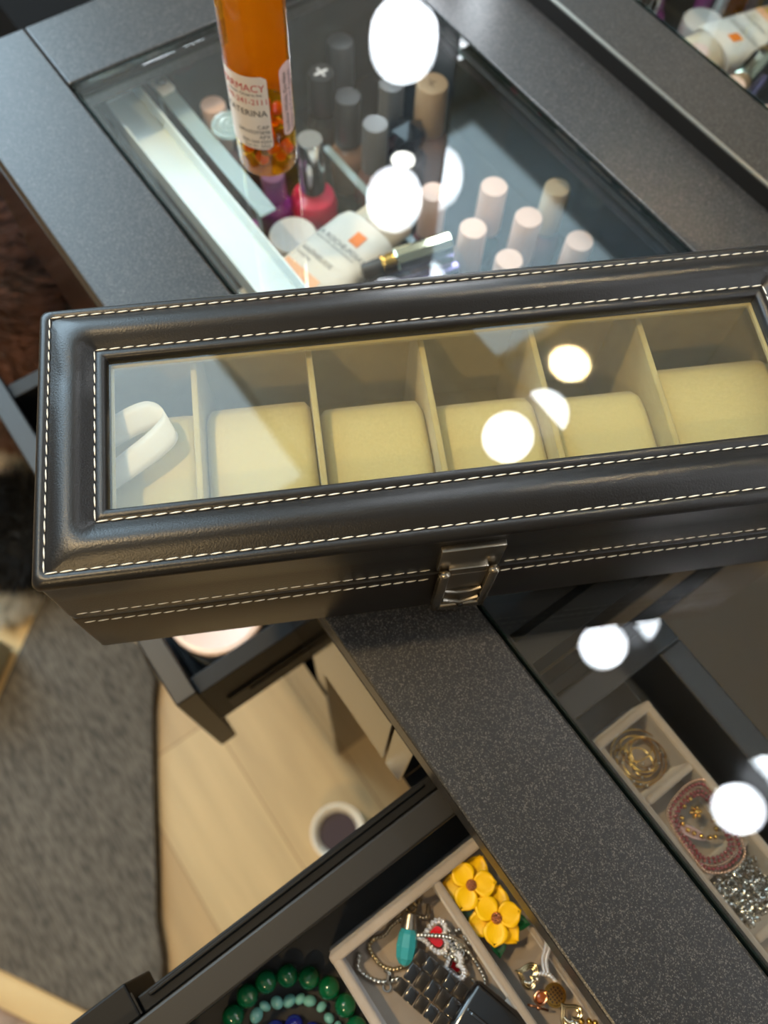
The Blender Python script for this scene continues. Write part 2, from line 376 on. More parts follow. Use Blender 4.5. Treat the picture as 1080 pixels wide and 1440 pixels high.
# ------------------------------------------------------------------ watch box
BL, BD, BH = .2996, .110, .0800
box = thing('watch_box', 'dark leather watch box with glass lid and cream stitching on the table', 'box', (.10896, -.08215, .0003), math.radians(62.3446))
def ring_pts(d, z, r, n=5):
    pts = []; r = max(r, .0003)
    for cx, cy, a0 in ((BL-d-r, BD-d-r, 0), (d+r, BD-d-r, 90), (d+r, d+r, 180), (BL-d-r, d+r, 270)):
        for k in range(n+1):
            a = math.radians(a0+90*k/n); pts.append((cx+r*math.cos(a), cy+r*math.sin(a), z))
    return pts
def ring_loft(prof, n=5):
    """prof: list of (inset, z, corner radius)"""
    t = bmesh.new(); rings = []
    for d, z, r in prof:
        base = ring_pts(d, z, r, n)
        dense = []
        for i in range(len(base)):
            a, b = Vector(base[i]), Vector(base[(i+1) % len(base)])
            steps = 24 if (b-a).length > .1 else (10 if (b-a).length > .02 else 1)
            if (i % (n+1)) != n: steps = 1
            for k in range(steps): dense.append(a.lerp(b, k/steps))
        rings.append([t.verts.new(p) for p in dense])
    for a, b in zip(rings, rings[1:]):
        N = len(a)
        for k in range(N): t.faces.new([a[k], a[(k+1) % N], b[(k+1) % N], b[k]])
    return t
def fixed_loft(prof, n=5):
    # same number of points on every ring whatever its size
    t = bmesh.new(); rings = []
    for d, z, r in prof:
        base = ring_pts(d, z, r, n); dense = []
        for i in range(len(base)):
            a, b = Vector(base[i]), Vector(base[(i+1) % len(base)])
            steps = (30 if i in (n, 3*n+2) else 12) if (i % (n+1)) == n else 1
            for k in range(steps): dense.append(a.lerp(b, k/steps))
        rings.append([t.verts.new(p) for p in dense])
    for a, b in zip(rings, rings[1:]):
        N = len(a)
        for k in range(N): t.faces.new([a[k], a[(k+1) % N], b[(k+1) % N], b[k]])
    return t
prof = [(.0030, .0425, .002), (.0006, .0425, .002), (.0004, .0440, .002), (.0006, .0600, .002), (.0006, .0735, .002), (-.0002, .0750, .0025), (-.0004, .0768, .003), (.0003, .0785, .003), (.0016, .0796, .003),
        (.0030, .0798, .003), (.0042, .0790, .003), (.0052, .0797, .003), (.0068, .0808, .004), (.0088, .0820, .006), (.0108, .0827, .007), (.0128, .0829, .007), (.0148, .0825, .006), (.0168, .0815, .004), (.0186, .0803, .003), (.0198, .0796, .002),
        (.0206, .0791, .001), (.0214, .0798, .001), (.0228, .0801, .001), (.0240, .0799, .0006), (.0247, .0793, .0004), (.0250, .0780, .0004), (.0250, .0752, .0004), (.0225, .0750, .0004)]
lt = fixed_loft(prof)
from mathutils import noise as mnoise
for v in lt.verts:
    if v.co.z > .0800:   # soft hand-made unevenness of the padding
        n_ = mnoise.noise(v.co*28); v.co.z += .0004*n_
        if v.co.x < .022 and abs(v.co.y-.078) < .006: v.co.z -= .0010*(1-abs(v.co.y-.078)/.006)
lid = obj('lid', lt, leather, box, True, 50); lid['label'] = 'padded leather lid frame'
obj('lid_glass', B(.0235, BL-.0235, .0235, BD-.0235, .0760, .0775), lid_glass, lid, False)
ll = fixed_loft([(.0255, .0758, .0005), (.0262, .0752, .0005), (.0262, .0738, .0005), (.0070, .0738, .001), (.0070, .0428, .001), (.0030, .0426, .001)])
obj('lid_lining', ll, suede, lid, True, 30)
bb = fixed_loft([(.0060, .0004, .001), (.0006, .0004, .002), (.0002, .0020, .002), (.0002, .0385, .002), (.0006, .0400, .002), (.0022, .0406, .002), (.0030, .0412, .001), (.0030, .0412, .001)])
bb.verts.ensure_lookup_table(); bb.faces.new([bb.verts[i] for i in range(len(bb.verts)//8)]); obj('base', bb, leather_side, box, True, 50)
li = fixed_loft([(.0030, .0413, .001), (.0085, .0413, .001), (.0085, .0060, .001)])
nl = len(li.verts)//3; li.verts.ensure_lookup_table(); li.faces.new([li.verts[i] for i in range(2*nl, 3*nl)])
bx(li, .0086, .0110, .0086, BD-.0086, .0065, .0700); bx(li, BL-.0110, BL-.0086, .0086, BD-.0086, .0065, .0700)
bx(li, .0110, BL-.0110, .0086, .0106, .0065, .0700); bx(li, .0110, BL-.0110, BD-.0106, BD-.0086, .0065, .0700)
obj('lining', li, suede, box, True, 30)
DU = [.0545, .0985, .1423, .1862, .2302]
for u in DU: obj('divider', B(u-.0012, u+.0012, .0108, BD-.0108, .0066, .0700, .0006), suede, box, True, 30)
def stitches(path, pitch=.00485, ln=.0044, r=.00030, lift=0):
    t = bmesh.new()
    P = [Vector(p) for p in path]
    for a, b in zip(P, P[1:]):
        n = max(1, round((b-a).length/pitch)); d = (b-a).normalized(); q = d.to_track_quat('X', 'Z')
        for k in range(n):
            c = a+(b-a)*((k+.5)/n); q2 = q.copy(); q2.rotate(Matrix.Rotation(.06, 3, 'Z').to_quaternion())
            ball(t, c, 1, 8, (ln/2, r, r*.9), q2)
    return t
S1, S2 = .0042, .0206
def rect(d, z): return [(d, d, z), (BL-d, d, z), (BL-d, BD-d, z), (d, BD-d, z), (d, d, z)]
for pth_, par in ((rect(S1, .0795), lid), (rect(S2, .0796), lid), ([(.004, .0004, .0462), (.1345, .0004, .0462)], lid), ([(.162, .0004, .0462), (BL-.004, .0004, .0462)], lid),
                  ([(.004, 0, .0366), (.1345, 0, .0366)], box), ([(.162, 0, .0366), (BL-.004, 0, .0366)], box)):
    obj('stitching', stitches(pth_), thread, par).__setitem__('label', 'cream stitching')
# latch on the front face (plane v = 0)
lp = bmesh.new(); bx(lp, .1358, .1592, -.0020, .0008, .0500, .0700, .0005); bx(lp, .1400, .1552, -.0028, -.0010, .0440, .0520, .0005)
lat = obj('latch', lp, nickel, box); lat['label'] = 'worn nickel latch'
lo = bmesh.new()
bx(lo, .1366, .1402, -.0052, -.0012, .0100, .0500, .0009, 3); bx(lo, .1552, .1588, -.0052, -.0012, .0100, .0500, .0009, 3)
bx(lo, .1366, .1588, -.0052, -.0012, .0085, .0145, .0010, 3)
ball(lo, (.1384, -.0036, .0505), .0024, 12, (1, .8, .7)); ball(lo, (.1570, -.0036, .0505), .0024, 12, (1, .8, .7))
obj('latch_loop', lo, nickel, lat)
tg = bmesh.new(); tube(tg, [(.1404, -.0035, .030), (.1450, -.0040, .0285), (.1510, -.0040, .0285), (.1550, -.0035, .030)], .0009, 8)
bx(tg, .1402, .1552, -.0030, .0002, .0145, .0470, .0004); tube(tg, [(.1404, -.0042, .0205), (.1478, -.0048, .0175), (.1550, -.0042, .0205)], .0010, 8)
obj('latch_tongue', tg, dull_silver, lat)
obj('rivet', ball(bmesh.new(), (.1478, -.0052, .0155), .0014, 12), rail_black, lat)

BW = box.matrix_basis.copy()
BWm = Matrix.Translation(box.location) @ Matrix.Rotation(box.rotation_euler.z, 4, 'Z')
def inbox(u, v, z): return BWm @ Vector((u, v, z))
# cushions
def cushion_mesh(wd, ln, h):
    t = bmesh.new(); N = 28; M_ = 20; rings = []
    for i in range(M_+1):
        s = -1+2*i/M_; e = (1-abs(s)**12)**(1/3.0) if abs(s) < 1 else 0; e = max(e, .02)
        ring = []
        for k in range(N):
            a = 2*PI*k/N; c_, s_ = math.cos(a), math.sin(a)
            p = 4.6
            rr = (abs(c_)**p+abs(s_)**p)**(-1/p)
            ring.append(t.verts.new((s*wd/2, rr*c_*ln/2*(.93+.07*e), rr*s_*h/2*(.90+.10*e))))
        rings.append(ring)
    for a, b in zip(rings, rings[1:]):
        for k in range(N): t.faces.new([a[k], a[(k+1) % N], b[(k+1) % N], b[k]])
    t.faces.new(rings[0][::-1]); t.faces.new(rings[-1])
    return t
cu0 = None
edges = [.011]+DU+[BL-.011]
clab = ['cream watch cushion under the white ribbon, leftmost in the box', 'cream watch cushion second from left, beside the ribbon compartment', 'cream watch cushion third from left in the watch box',
        'cream watch cushion fourth from left, with a small brown spot', 'cream watch cushion fifth from left, below the warm lamp reflection', 'rumpled cream watch cushion at the right end of the box']
backs = [.0755, .0765, .0715, .0675, .0650, .0735]
for i in range(6):
    a, b = edges[i]+.0016, edges[i+1]-.0016
    if cu0 is None:
        cu0 = obj('watch_cushion', cushion_mesh(1, 1, 1), suede_cushion, None, True, 70); o = cu0
    else: o = cu0.copy(); COL.objects.link(o)
    wd = b-a-.0002; back = backs[i]; front = .0135
    tag(o, clab[i], 'cushion', 'cream cushions in the watch box')
    o.scale = (wd, back-front, .052); o.location = inbox((a+b)/2, (front+back)/2, .0340); o.rotation_euler = (0, 0, box.rotation_euler.z)
# ribbon
pth = smoothpath([(.0125, .0600, .0690), (.0200, .0640, .0698), (.0290, .0690, .0705), (.0365, .0712, .0705), (.0415, .0690, .0700), (.0420, .0645, .0695), (.0370, .0590, .0690), (.0290, .0530, .0685), (.0210, .0470, .0680), (.0125, .0400, .0672)], 6)
t = bmesh.new(); prev = None
for i, p in enumerate(pth):
    s = i/(len(pth)-1); wv = Vector((.0012+.0034*math.sin(PI*min(1, max(0, (s-.1)/.8))), -.0100, -.0012-.0030*(1-s)))
    cur = [t.verts.new(p+wv*k/4+Vector((0, 0, .0004*math.sin(PI*k/4)))) for k in range(5)]
    if prev:
        for k in range(4): t.faces.new([prev[k], prev[k+1], cur[k+1], cur[k]])
    prev = cur
rb = obj('ribbon', t, satin, None, True, 80); rb.matrix_world = BWm
so = rb.modifiers.new('thickness', 'SOLIDIFY'); so.thickness = .0003
tag(rb, 'white satin ribbon loop lying at the left end inside the watch box', 'ribbon')

# ------------------------------------------------------------------ prescription bottle
PBX, PBY = -.0825, .1215; PR = .0158
amber = clear('amber_plastic', (.985, .80, .10), ior=1.45, body=.16, body_rgb=(240, 140, 14))
pb = thing('pill_bottle', 'orange pharmacy pill bottle standing on the glass top', 'bottle', (PBX, PBY, 0))
obj('bottle_wall', L([(.001, .0002), (PR-.0018, .0002), (PR-.0004, .0012), (PR, .003), (PR+.0004, .1200), (PR-.001, .1225), (PR-.0015, .123)], 56, cap1=False), amber, pb)
obj('cap', L([(PR+.001, .120), (PR+.0026, .1205), (PR+.0026, .137), (PR+.0012, .139), (.001, .139)], 40), mat('white_plastic', (235, 233, 228), .35), pb)
# angle 0 = direction towards the camera
ang0 = math.atan2(-.0432-PBY, .2366-PBX)
def cyl(a, z, r): return Vector((r*math.cos(ang0+a), r*math.sin(ang0+a), z))
def label_mesh(a0, a1, z0, z1, r, cr=.0025):
    t = bmesh.new(); na, nz = 34, 26; ca = cr/r; rows = []
    for j in range(nz+1):
        z = z0+(z1-z0)*j/nz; dz = max(0, z0+cr-z, z-(z1-cr)); sh = (cr-math.sqrt(max(0, cr*cr-dz*dz)))/r
        rows.append([t.verts.new(cyl(a0+sh+(a1-a0-2*sh)*i/na, z, r)) for i in range(na+1)])
    for a, b in zip(rows, rows[1:]):
        for i in range(na): t.faces.new([a[i], a[i+1], b[i+1], b[i]])
    return t
paper = mat('label_paper', (240, 232, 226), .75)
pink_paper = mat('pink_label_paper', (236, 206, 208), .75)
ink = mat('black_ink', (30, 28, 30), .7); red_ink = mat('red_ink', (196, 40, 44), .7)
# camera right is +angle? text runs left to right as seen from the camera
lab = obj('paper_label', label_mesh(-2.30, .20, .0200, .0620, PR+.0004), paper, pb, True, 80)
obj('paper_label', label_mesh(2.0, 4.05, .0300, .1150, PR+.00035), paper, pb, True, 80)
def ptext(s, size, a_right, z, mt, par, slope=0, r=PR+.00052):
    wdt = [0]
    def fn(x, y): return Vector((x, y, 0))
    t = text_mesh(s, size, fn); mxx = max(v.co.x for v in t.verts)
    bmesh.ops.triangulate(t, faces=t.faces)
    for v in t.verts:
        x, y = v.co.x-mxx, v.co.y; v.co = cyl(a_right+x/r, z+y+slope*x, r)
    return obj('printing', t, mt, par, False)
ptext('PHARMACY', .0054, .12, .0540, red_ink, lab); ptext('London Ontario Inc.', .0024, .04, .0515, ink, lab)
ptext('519-241-2111', .0044, .14, .0468, red_ink, lab); ptext('KATERINA', .0050, .12, .0400, ink, lab)
ptext('CAP', .0032, .12, .0325, ink, lab); ptext('DIN:02293838', .0029, .14, .0296, ink, lab)
ptext('APX', .0031, .14, .0266, ink, lab); ptext('800-244-9293', .0028, .14, .0238, ink, lab); ptext('Dec 01, 2025', .0026, .10, .0212, ink, lab)
lab2 = obj('side_label', label_mesh(.62, 1.20, .0240, .0640, PR+.0005, .003), pink_paper, pb, True, 80); lab2['label'] = 'pale pink warning label'
def vtext(s, size, a, z):
    t = text_mesh(s, size, lambda x, y: Vector((x, y, 0)))
    for v in t.verts:
        x, y = v.co.x, v.co.y; v.co = cyl(a-y/PR, z+x, PR+.0007)
    return obj('printing', t, ink, lab2, False)
vtext('Swallow Whole. Do Not', .0033, .87, .0265); vtext('Chew or Crush Capsule', .0033, 1.10, .0265)
cap_a = mat('capsule_orange', (200, 74, 20), .3, coat=.6); cap_b = mat('capsule_dark', (64, 40, 26), .3, coat=.6)
c0 = None; placed = []
for k in range(400):
    if len(placed) >= 24: break
    r = (PR-.0042)*math.sqrt(random.random()); a = random.random()*2*PI; z = .0046+random.random()*.022
    p = Vector((r*math.cos(a), r*math.sin(a), z))
    if all((p-q).length > .0056 for q in placed): placed.append(p)
for k, p in enumerate(placed):
    if c0 is None:
        c0 = thing('capsule', 'orange and brown capsule in the pile inside the orange pill bottle', 'pill', group='capsules in the pill bottle')
        p1 = obj('capsule_cap', L([(.0006, .0052), (.0018, .0046), (.0024, .0035), (.0025, .0020), (.0025, -.0002)], 16), cap_a, c0)
        p2 = obj('capsule_body', L([(.0006, -.0052), (.0018, -.0046), (.0023, -.0035), (.0024, -.0020), (.0024, .0004)], 16), cap_b, c0); o = c0
    else:
        o = c0.copy(); COL.objects.link(o)
        for q in (p1, p2): d = q.copy(); COL.objects.link(d); d.parent = o
    o.location = (PBX+p.x, PBY+p.y, p.z); o.scale = (1.22, 1.22, 1.15); o.rotation_euler = (random.uniform(0, PI), random.uniform(0, PI), random.uniform(0, PI))

# ------------------------------------------------------------------ under the glass: bottles, tube, organiser
def gloss(name, rgb, rough=.12): return mat(name, rgb, rough, coat=.7)
def polish(x, y, ztop, capr, caph, cap_mt, body_mt, label, bodyr=None, bodyh=None, lean=(0, 0), group='nail polish bottles under the glass', caplabel=None, square=False, name='nail_polish_bottle'):
    floor_z = DZ+.0004
    bodyr = bodyr or capr*1.35; H = ztop-floor_z; bodyh = bodyh or max(.015, H-caph)
    t = thing(name, label, 'bottle' if name != 'jar' else 'jar', (x, y, floor_z), 0, group, (lean[0], lean[1], 0))
    bh = H-caph
    prof = [(.001, 0), (bodyr*.93, 0), (bodyr, .0012), (bodyr, bh*.70), (bodyr*.86, bh*.86), (capr*.62, bh*.97), (capr*.60, bh+.0008)]
    if square:
        q = B(-bodyr*.9, bodyr*.9, -bodyr*.9, bodyr*.9, 0, bh*.9, .003, 3); obj('bottle_glass', q, body_mt, t)
    else: obj('bottle_glass', L(prof, 28), body_mt, t)
    c = obj('cap', L([(capr*.97, bh+.0009), (capr*.98, bh+.002), (capr*.94, H-.0010), (capr*.88, H), (.001, H)], 32), cap_mt, t)
    return t, c
nude_cap = mat('nude_cap', (216, 182, 164), .4); cream_cap = mat('cream_cap', (206, 192, 166), .4); tan_cap = mat('tan_cap', (190, 166, 136), .4)
black_cap = gloss('black_cap', (38, 39, 41), .35); grey_cap = mat('grey_cap', (92, 95, 98), .4); rosy = gloss('rosy_polish', (132, 92, 90)); mauve = gloss('mauve_polish', (112, 84, 80))
teal_p = gloss('teal_polish', (14, 66, 62)); pinkp = gloss('hot_pink_polish', (214, 34, 80)); clearb = clear('clear_glass_bottle', (.86, .88, .86), body=.22, body_rgb=(120, 118, 108))
purple = gloss('purple_polish', (132, 52, 128)); brownp = gloss('brown_polish', (58, 26, 30)); beigep = gloss('beige_polish', (150, 118, 98))
N = 'nail polish bottles under the glass'
lean_r = (0, 0)
import math as _m
ZT = -.045
def at(px, z=ZT):   # helper table below is already in metres
    return px
P = [  # x, y, ztop, capr, caph, cap, glass, label
 (-.0455, .2125, ZT, .0088, .034, nude_cap, rosy, 'pink-capped nail polish half under the narrow white bulb reflection'),
 (-.0280, .2465, ZT, .0092, .036, nude_cap, teal_p, 'pink-capped nail polish farthest back among the pale caps left of centre'),
 (-.0092, .2150, ZT, .0090, .036, nude_cap, teal_p, 'pink-capped nail polish right of the silvery tube'),
 (.0030, .2485, ZT, .0092, .036, nude_cap, mauve, 'pink-capped nail polish in front of the cream-capped one'),
 (-.0055, .2790, ZT, .0086, .035, cream_cap, rosy, 'cream-capped nail polish nearest the mirror'),
 (.0345, .2625, ZT, .0090, .034, nude_cap, rosy, 'pink-capped nail polish farthest right beside the box edge'),
 (.0215, .2180, ZT, .0090, .034, nude_cap, teal_p, 'pink-capped nail polish partly hidden behind the watch box'),
 (-.1705, .2130, ZT, .0098, .030, black_cap, clearb, 'black-capped clear bottle with a white emblem, right of the pill bottle'),
 (-.1425, .2150, ZT, .0096, .036, black_cap, beigep, 'black-capped beige nail polish right of the emblem-capped bottle'),
 (-.1125, .2160, ZT, .0090, .036, grey_cap, mauve, 'grey-capped nail polish behind the tall beige one'),
 (-.1360, .2460, ZT, .0090, .034, grey_cap, brownp, 'grey-capped nail polish next to the big bulb reflection'),
 (-.1890, .2410, ZT, .0098, .034, grey_cap, brownp, 'grey-capped bottle at the back left, nearest the mirror post'),
 (-.1215, .2690, ZT, .0114, .036, tan_cap, beigep, 'tan-capped bottle below the biggest bulb reflection'),
 (-.1845, .1385, ZT, .0088, .034, nude_cap, rosy, 'pink-capped nail polish left of the pill bottle, far left'),
 (-.1245, .1735, ZT, .0090, .042, chrome, pinkp, 'silver-capped hot pink nail polish beside the pill bottle'),
]
caps = []
for (x, y, zt, cr_, ch, cm, bmt, lb) in P:
    t, c = polish(x, y, zt, cr_, ch, cm, bmt, lb, bodyr=(.0165 if bmt is pinkp else (.0125 if bmt is clearb else None)))
    caps.append((x, y, c, t))
# white cross emblem on the black cap (7) and small marks on the tan cap (12)
e = bmesh.new(); hz = ZT-DZ-.0004+.0001
bx(e, -.0010, .0010, -.0050, .0050, hz, hz+.0001); bx(e, -.0045, -.0018, -.0008, .0008, hz, hz+.0001); bx(e, .0018, .0045, -.0008, .0008, hz, hz+.0001)
obj('emblem', e, mat('emblem_white', (225, 225, 225), .4), caps[7][2], False)
e = bmesh.new(); bx(e, -.0040, .0005, -.0002, .0006, hz, hz+.0001); bx(e, -.0012, .0034, -.0020, -.0012, hz, hz+.0001); bx(e, -.0006, .0002, -.003, .003, hz, hz+.0001)
obj('emblem', e, mat('emblem_grey', (110, 96, 78), .4), caps[12][2], False)
# purple and dark polishes seen below the pill bottle
polish(-.136, .150, -.070, .0085, .020, clear('lilac_cap', (.8, .6, .85), body=.4, body_rgb=(190, 150, 190)), purple, 'purple nail polish with pale cap behind the pill bottle', .0125)
polish(-.113, .118, -.078, .0070, .014, purple, brownp, 'dark nail polish with magenta cap left of the white-lidded jar', .0100)
polish(-.090, .108, -.072, .0075, .018, brownp, brownp, 'dark brown nail polish next to the watch box and white jar', .0105)
# white lidded jar
t = thing('cosmetic_jar', 'round jar with pearly white lid beside the white tube', 'jar', (-0.0948, 0.1384, DZ+.0004))
obj('jar_body', L([(.001, 0), (.013, 0), (.0150, .002), (.0150, .022)], 40), clear('frosted_jar', (.8, .78, .75), body=.5, body_rgb=(140, 120, 112)), t)
obj('lid', L([(.0156, .0222), (.0159, .0235), (.0159, .0370), (.0150, .0382), (.0132, .0380), (.001, .0376)], 40), mat('pearl_white', (206, 206, 204), .28, coat=.5), t)
# clear ring cap
t = thing('clear_stopper', 'round clear ribbed stopper under the glass just left of the pill bottle', 'stopper', (-.1560, .1350, -.0380-.02))
r_ = bmesh.new()
for rr, wd in ((.0105, .0012), (.0062, .0010), (.0026, .0008)): tube(r_, [(rr*math.cos(2*PI*k/30), rr*math.sin(2*PI*k/30), .0196) for k in range(30)], wd, 8, closed=True)
lathe(r_, [(.002, .016), (.0112, .0180), (.0118, .0185)], 36); q = L([(.0060, -.0590), (.0078, -.0588), (.0078, .0150), (.0060, .0160)], 30); obj('stopper_tube', q, acrylic, t)
obj('stopper_body', r_, clear('stopper_plastic', (.9, .97, .98), body=.35, body_rgb=(225, 245, 248)), t)
# dark faceted cap bottle and chrome cap
t = thing('perfume_bottle', 'small black faceted bottle among the polishes with a white glint', 'bottle', (-.1140, .2455, DZ+.0004), .5)
obj('bottle_glass', B(-.011, .011, -.011, .011, 0, .034, .003, 1), black_cap, t, False)
ft = bmesh.new(); bmesh.ops.create_icosphere(ft, subdivisions=1, radius=.0135)
for v in ft.verts: v.co.z = v.co.z*.85+.050
obj('cap', ft, gloss('faceted_black', (20, 22, 26), .04), t, False)
polish(-.0830, .2170, -.052, .0088, .020, dull_silver, black_cap, 'short bottle with silver crown cap behind the round bulb reflection', .0105)
# white tube with orange square
tb = thing('cream_tube', 'white skincare tube with an orange square lying under the glass', 'tube')
ta, tcn, tc2 = Vector((-.0815, .1700, 0)), Vector((-.0365, .1776, 0)), Vector((-.0900+.05, .085, 0))
tw = (tcn-ta); tw_l = tw.length; ax = tw.normalized(); ay = Vector((ax.y, -ax.x, 0))   # ay: towards the crimped end
tb.matrix_world = Matrix.Translation(Vector((ta.x, ta.y, -.060))) @ Matrix(((ax.x, ay.x, 0, 0), (ax.y, ay.y, 0, 0), (0, 0, 1, 0), (0, 0, 0, 1)))
tube_w = mat('tube_white', (226, 222, 210), .35); t = bmesh.new(); rings = []
for i in range(17):
    s = i/16; yy = .092*s; hw = tw_l/2*(1.0+.05*s); hh = .0105*(1-s)**.8+.0009; ring = []
    if i == 0: hw *= .93; hh *= .9
    for k in range(32):
        a = 2*PI*k/32; ca, sa = math.cos(a), math.sin(a); p = 2.6; rr = (abs(ca)**p+abs(sa)**p)**(-1/p)
        ring.append(t.verts.new((tw_l/2+hw*rr*ca, yy, -.0105+hh*rr*sa)))
    rings.append(ring)
for a, b in zip(rings, rings[1:]):
    for k in range(32): t.faces.new([a[k], a[(k+1) % 32], b[(k+1) % 32], b[k]])
t.faces.new(rings[0]); t.faces.new(rings[-1])
body = obj('tube_body', t, tube_w, tb, True, 60)
cpm = lathe(bmesh.new(), [(.0145, .0005), (.0152, .002), (.0150, .020), (.0135, .0225), (.001, .0225)], 40, Matrix.Translation((tw_l/2, -.0002, -.0105)) @ Matrix.Rotation(PI/2, 4, 'X') @ Matrix.Diagonal((1.15, .72, 1, 1)))
obj('tube_cap', cpm, cream_cap, tb)
def tz(y): s = y/.092; return -.0105+(.0105*(1-s)**.8+.0009)+.00012
def flat_text(s, size, x, y, mt, par, align='LEFT'):
    # reads along +x with glyph tops towards the cap (-y)
    t = text_mesh(s, size, lambda a, b: Vector((x+a, y-b, 0)), align=align)
    for v in t.verts: v.co.z = tz(v.co.y)+.0001
    return obj('printing', t, mt, par, False)
def patch(x0, x1, y0, y1, mt, par, nm='print_patch', up=0):
    t = bmesh.new(); n = 8; rows = [[t.verts.new((x, y0+(y1-y0)*k/n, tz(y0+(y1-y0)*k/n)+up)) for x in (x0, (x0+x1)/2, x1)] for k in range(n+1)]
    for a, b in zip(rows, rows[1:]):
        for i in range(2): t.faces.new([a[i], a[i+1], b[i+1], b[i]])
    return obj(nm, t, mt, par, False)
or_m = mat('logo_orange', (238, 128, 30), .45); yel = mat('print_yellow', (240, 200, 40), .45); peach = mat('print_peach', (244, 190, 150), .45); grey_ink = mat('grey_ink', (86, 90, 92), .6)
patch(.0232, .0312, .0100, .0195, or_m, body, 'orange_square')
flat_text('LA ROCHE-POSAY', .0050, .0025, .0262, grey_ink, body); flat_text('LABORATOIRE DERMATOLOGIQUE', .0021, .0035, .0292, grey_ink, body)
flat_text('ANTHELIOS', .0048, .0050, .0420, grey_ink, body); flat_text('MINERAL', .0030, .0050, .0462, grey_ink, body)
patch(.0040, .0330, .0520, .0800, peach, body, 'peach_patch'); patch(.0060, .0270, .0590, .0650, yel, body, 'yellow_bar', .0001)
# shiny crayon
A_, B_ = Vector((-.0265, .1560, -.058)), Vector((-.0120, .2015, -.052)); dd = (B_-A_)
cr = thing('lip_crayon', 'shiny chrome makeup stick lying next to the white tube', 'makeup'); cr.location = A_; cr.rotation_mode = 'QUATERNION'; cr.rotation_quaternion = dd.to_track_quat('Z', 'Y'); ln_ = dd.length
obj('barrel', L([(.0070, .012), (.0076, .013), (.0076, ln_-.001), (.0070, ln_), (.0055, ln_), (.0052, ln_-.003), (.001, ln_-.003)], 10), mat('iridescent_chrome', (220, 222, 196), .08, 1), cr, False)
obj('collar', L([(.0060, .003), (.0064, .0035), (.0058, .006), (.0064, .0085), (.0060, .0119)], 24), gold, cr)
obj('tip', L([(.001, -.010), (.0045, -.009), (.0052, -.002), (.0052, .003)], 24), black_cap, cr)
# small card behind tube: violet stick
A_, B_ = Vector((-.0165, .1600, -.072)), Vector((-.0040, .2020, -.068)); dd = (B_-A_)
cr = thing('lip_crayon', 'violet metallic stick half hidden beside the chrome makeup stick', 'makeup'); cr.location = A_; cr.rotation_mode = 'QUATERNION'; cr.rotation_quaternion = dd.to_track_quat('Z', 'Y')
obj('barrel', L([(.001, 0), (.0050, .0005), (.0052, .002), (.0052, dd.length), (.001, dd.length+.0005)], 20), mat('violet_metal', (150, 136, 196), .15, 1), cr)
# acrylic organiser
og = thing('acrylic_organiser', 'clear acrylic drawer organiser with bright walls under the glass', 'organiser', (0, 0, 0))
o_ = bmesh.new(); bx(o_, -.2270, .1500, .0690, .0715, DZ+.0003, -.034, .0005); bx(o_, -.2270, .1500, .2000, .2022, DZ+.0003, -.0855, .0005); bx(o_, -.2270, -.2245, .0715, .3080, DZ+.0003, -.034, .0005)
bx(o_, -.2270, .1500, .2990, .3015, DZ+.0003, -.034, .0005); obj('wall', o_, acrylic, og, True, 30)
obj('rim', B(-.150, .150, .1985, .2040, -.0855, -.0835, .0008), milky, og)
tr = thing('white_tray', 'long white plastic tray lying along the front edge under the glass', 'tray', (0, 0, 0))
wp = mat('white_tray_plastic', (228, 243, 248), .25, coat=.3)
q = bmesh.new(); bx(q, -.2240, .0400, .0790, .1030, -.0470, -.0450); bx(q, -.2240, .0400, .0780, .0795, -.0470, -.0330, .0005); bx(q, -.2240, .0400, .1020, .1035, -.0470, -.0330, .0005)
bx(q, -.2240, -.2225, .0795, .1020, -.047, -.033, .0004); bx(q, .0385, .0400, .0795, .1020, -.047, -.033, .0004)
for xx in (-.220, .030): bx(q, xx, xx+.004, .082, .098, DZ+.0003, -.0470)
obj('tray_body', q, wp, tr, True, 30)
q = B(-.2240, -.085, .1125, .1235, -.0430, -.0410, .0006); bx(q, -.2230, -.2205, .1170, .1190, DZ+.0003, -.043); bx(q, -.100, -.098, .1170, .1190, DZ+.0003, -.043)
tag(obj('acrylic_strip', q, milky, None, True, 30), 'narrow frosted strip between the white tray and the pill bottle', 'organiser')
cl = thing('corner_clip', 'small white square clip under the glass corner far left', 'clip', (-.2110, .1175, -.0408), .1)
obj('clip_body', B(-.0085, .0085, -.0050, .0050, 0, .0035, .001), trim_m, cl); obj('clip_pin', L([(.001, .0036), (.0032, .0036), (.0036, .0045), (.003, .006), (.001, .0064)], 20), grey_cap, cl)

# ------------------------------------------------------------------ jewellery tray and beads in the right drawer
TZ = -.0560; TF = -.0780
jt = thing('jewellery_tray', 'grey velvet jewellery tray with compartments in the open drawer', 'tray', (0, 0, 0))
def vt(a, nm='divider'): return obj(nm, B(*a, .0014, 3), velvet, jt, True, 40)
tb_ = bmesh.new(); bx(tb_, .2600, .4850, -.0740, .1120, JF+.0005, TF)
vt((.2600, .2645, -.0740, .1120, TF-.002, TZ), 'rim'); vt((.4805, .4850, -.0740, .1120, TF-.002, TZ), 'rim')
vt((.2610, .4840, -.0738, -.0695, TF-.002, TZ-.0001), 'rim'); vt((.2610, .4840, .1075, .1118, TF-.002, TZ-.0001), 'rim')
obj('tray_base', tb_, velvet, jt, False)
vt((.2640, .4800, -.0210, -.0175, TF-.001, TZ-.001)); vt((.2640, .4800, .0760, .0800, TF-.001, TZ-.001)); vt((.2925, .2965, .080, .108, TF-.001, TZ-.001)); vt((.3620, .3660, .080, .108, TF-.001, TZ-.001)); vt((.332, .336, .080, .108, TF-.001, TZ-.006))
vt((.3040, .4800, .0040, .0065, TF-.001, TF+.006))

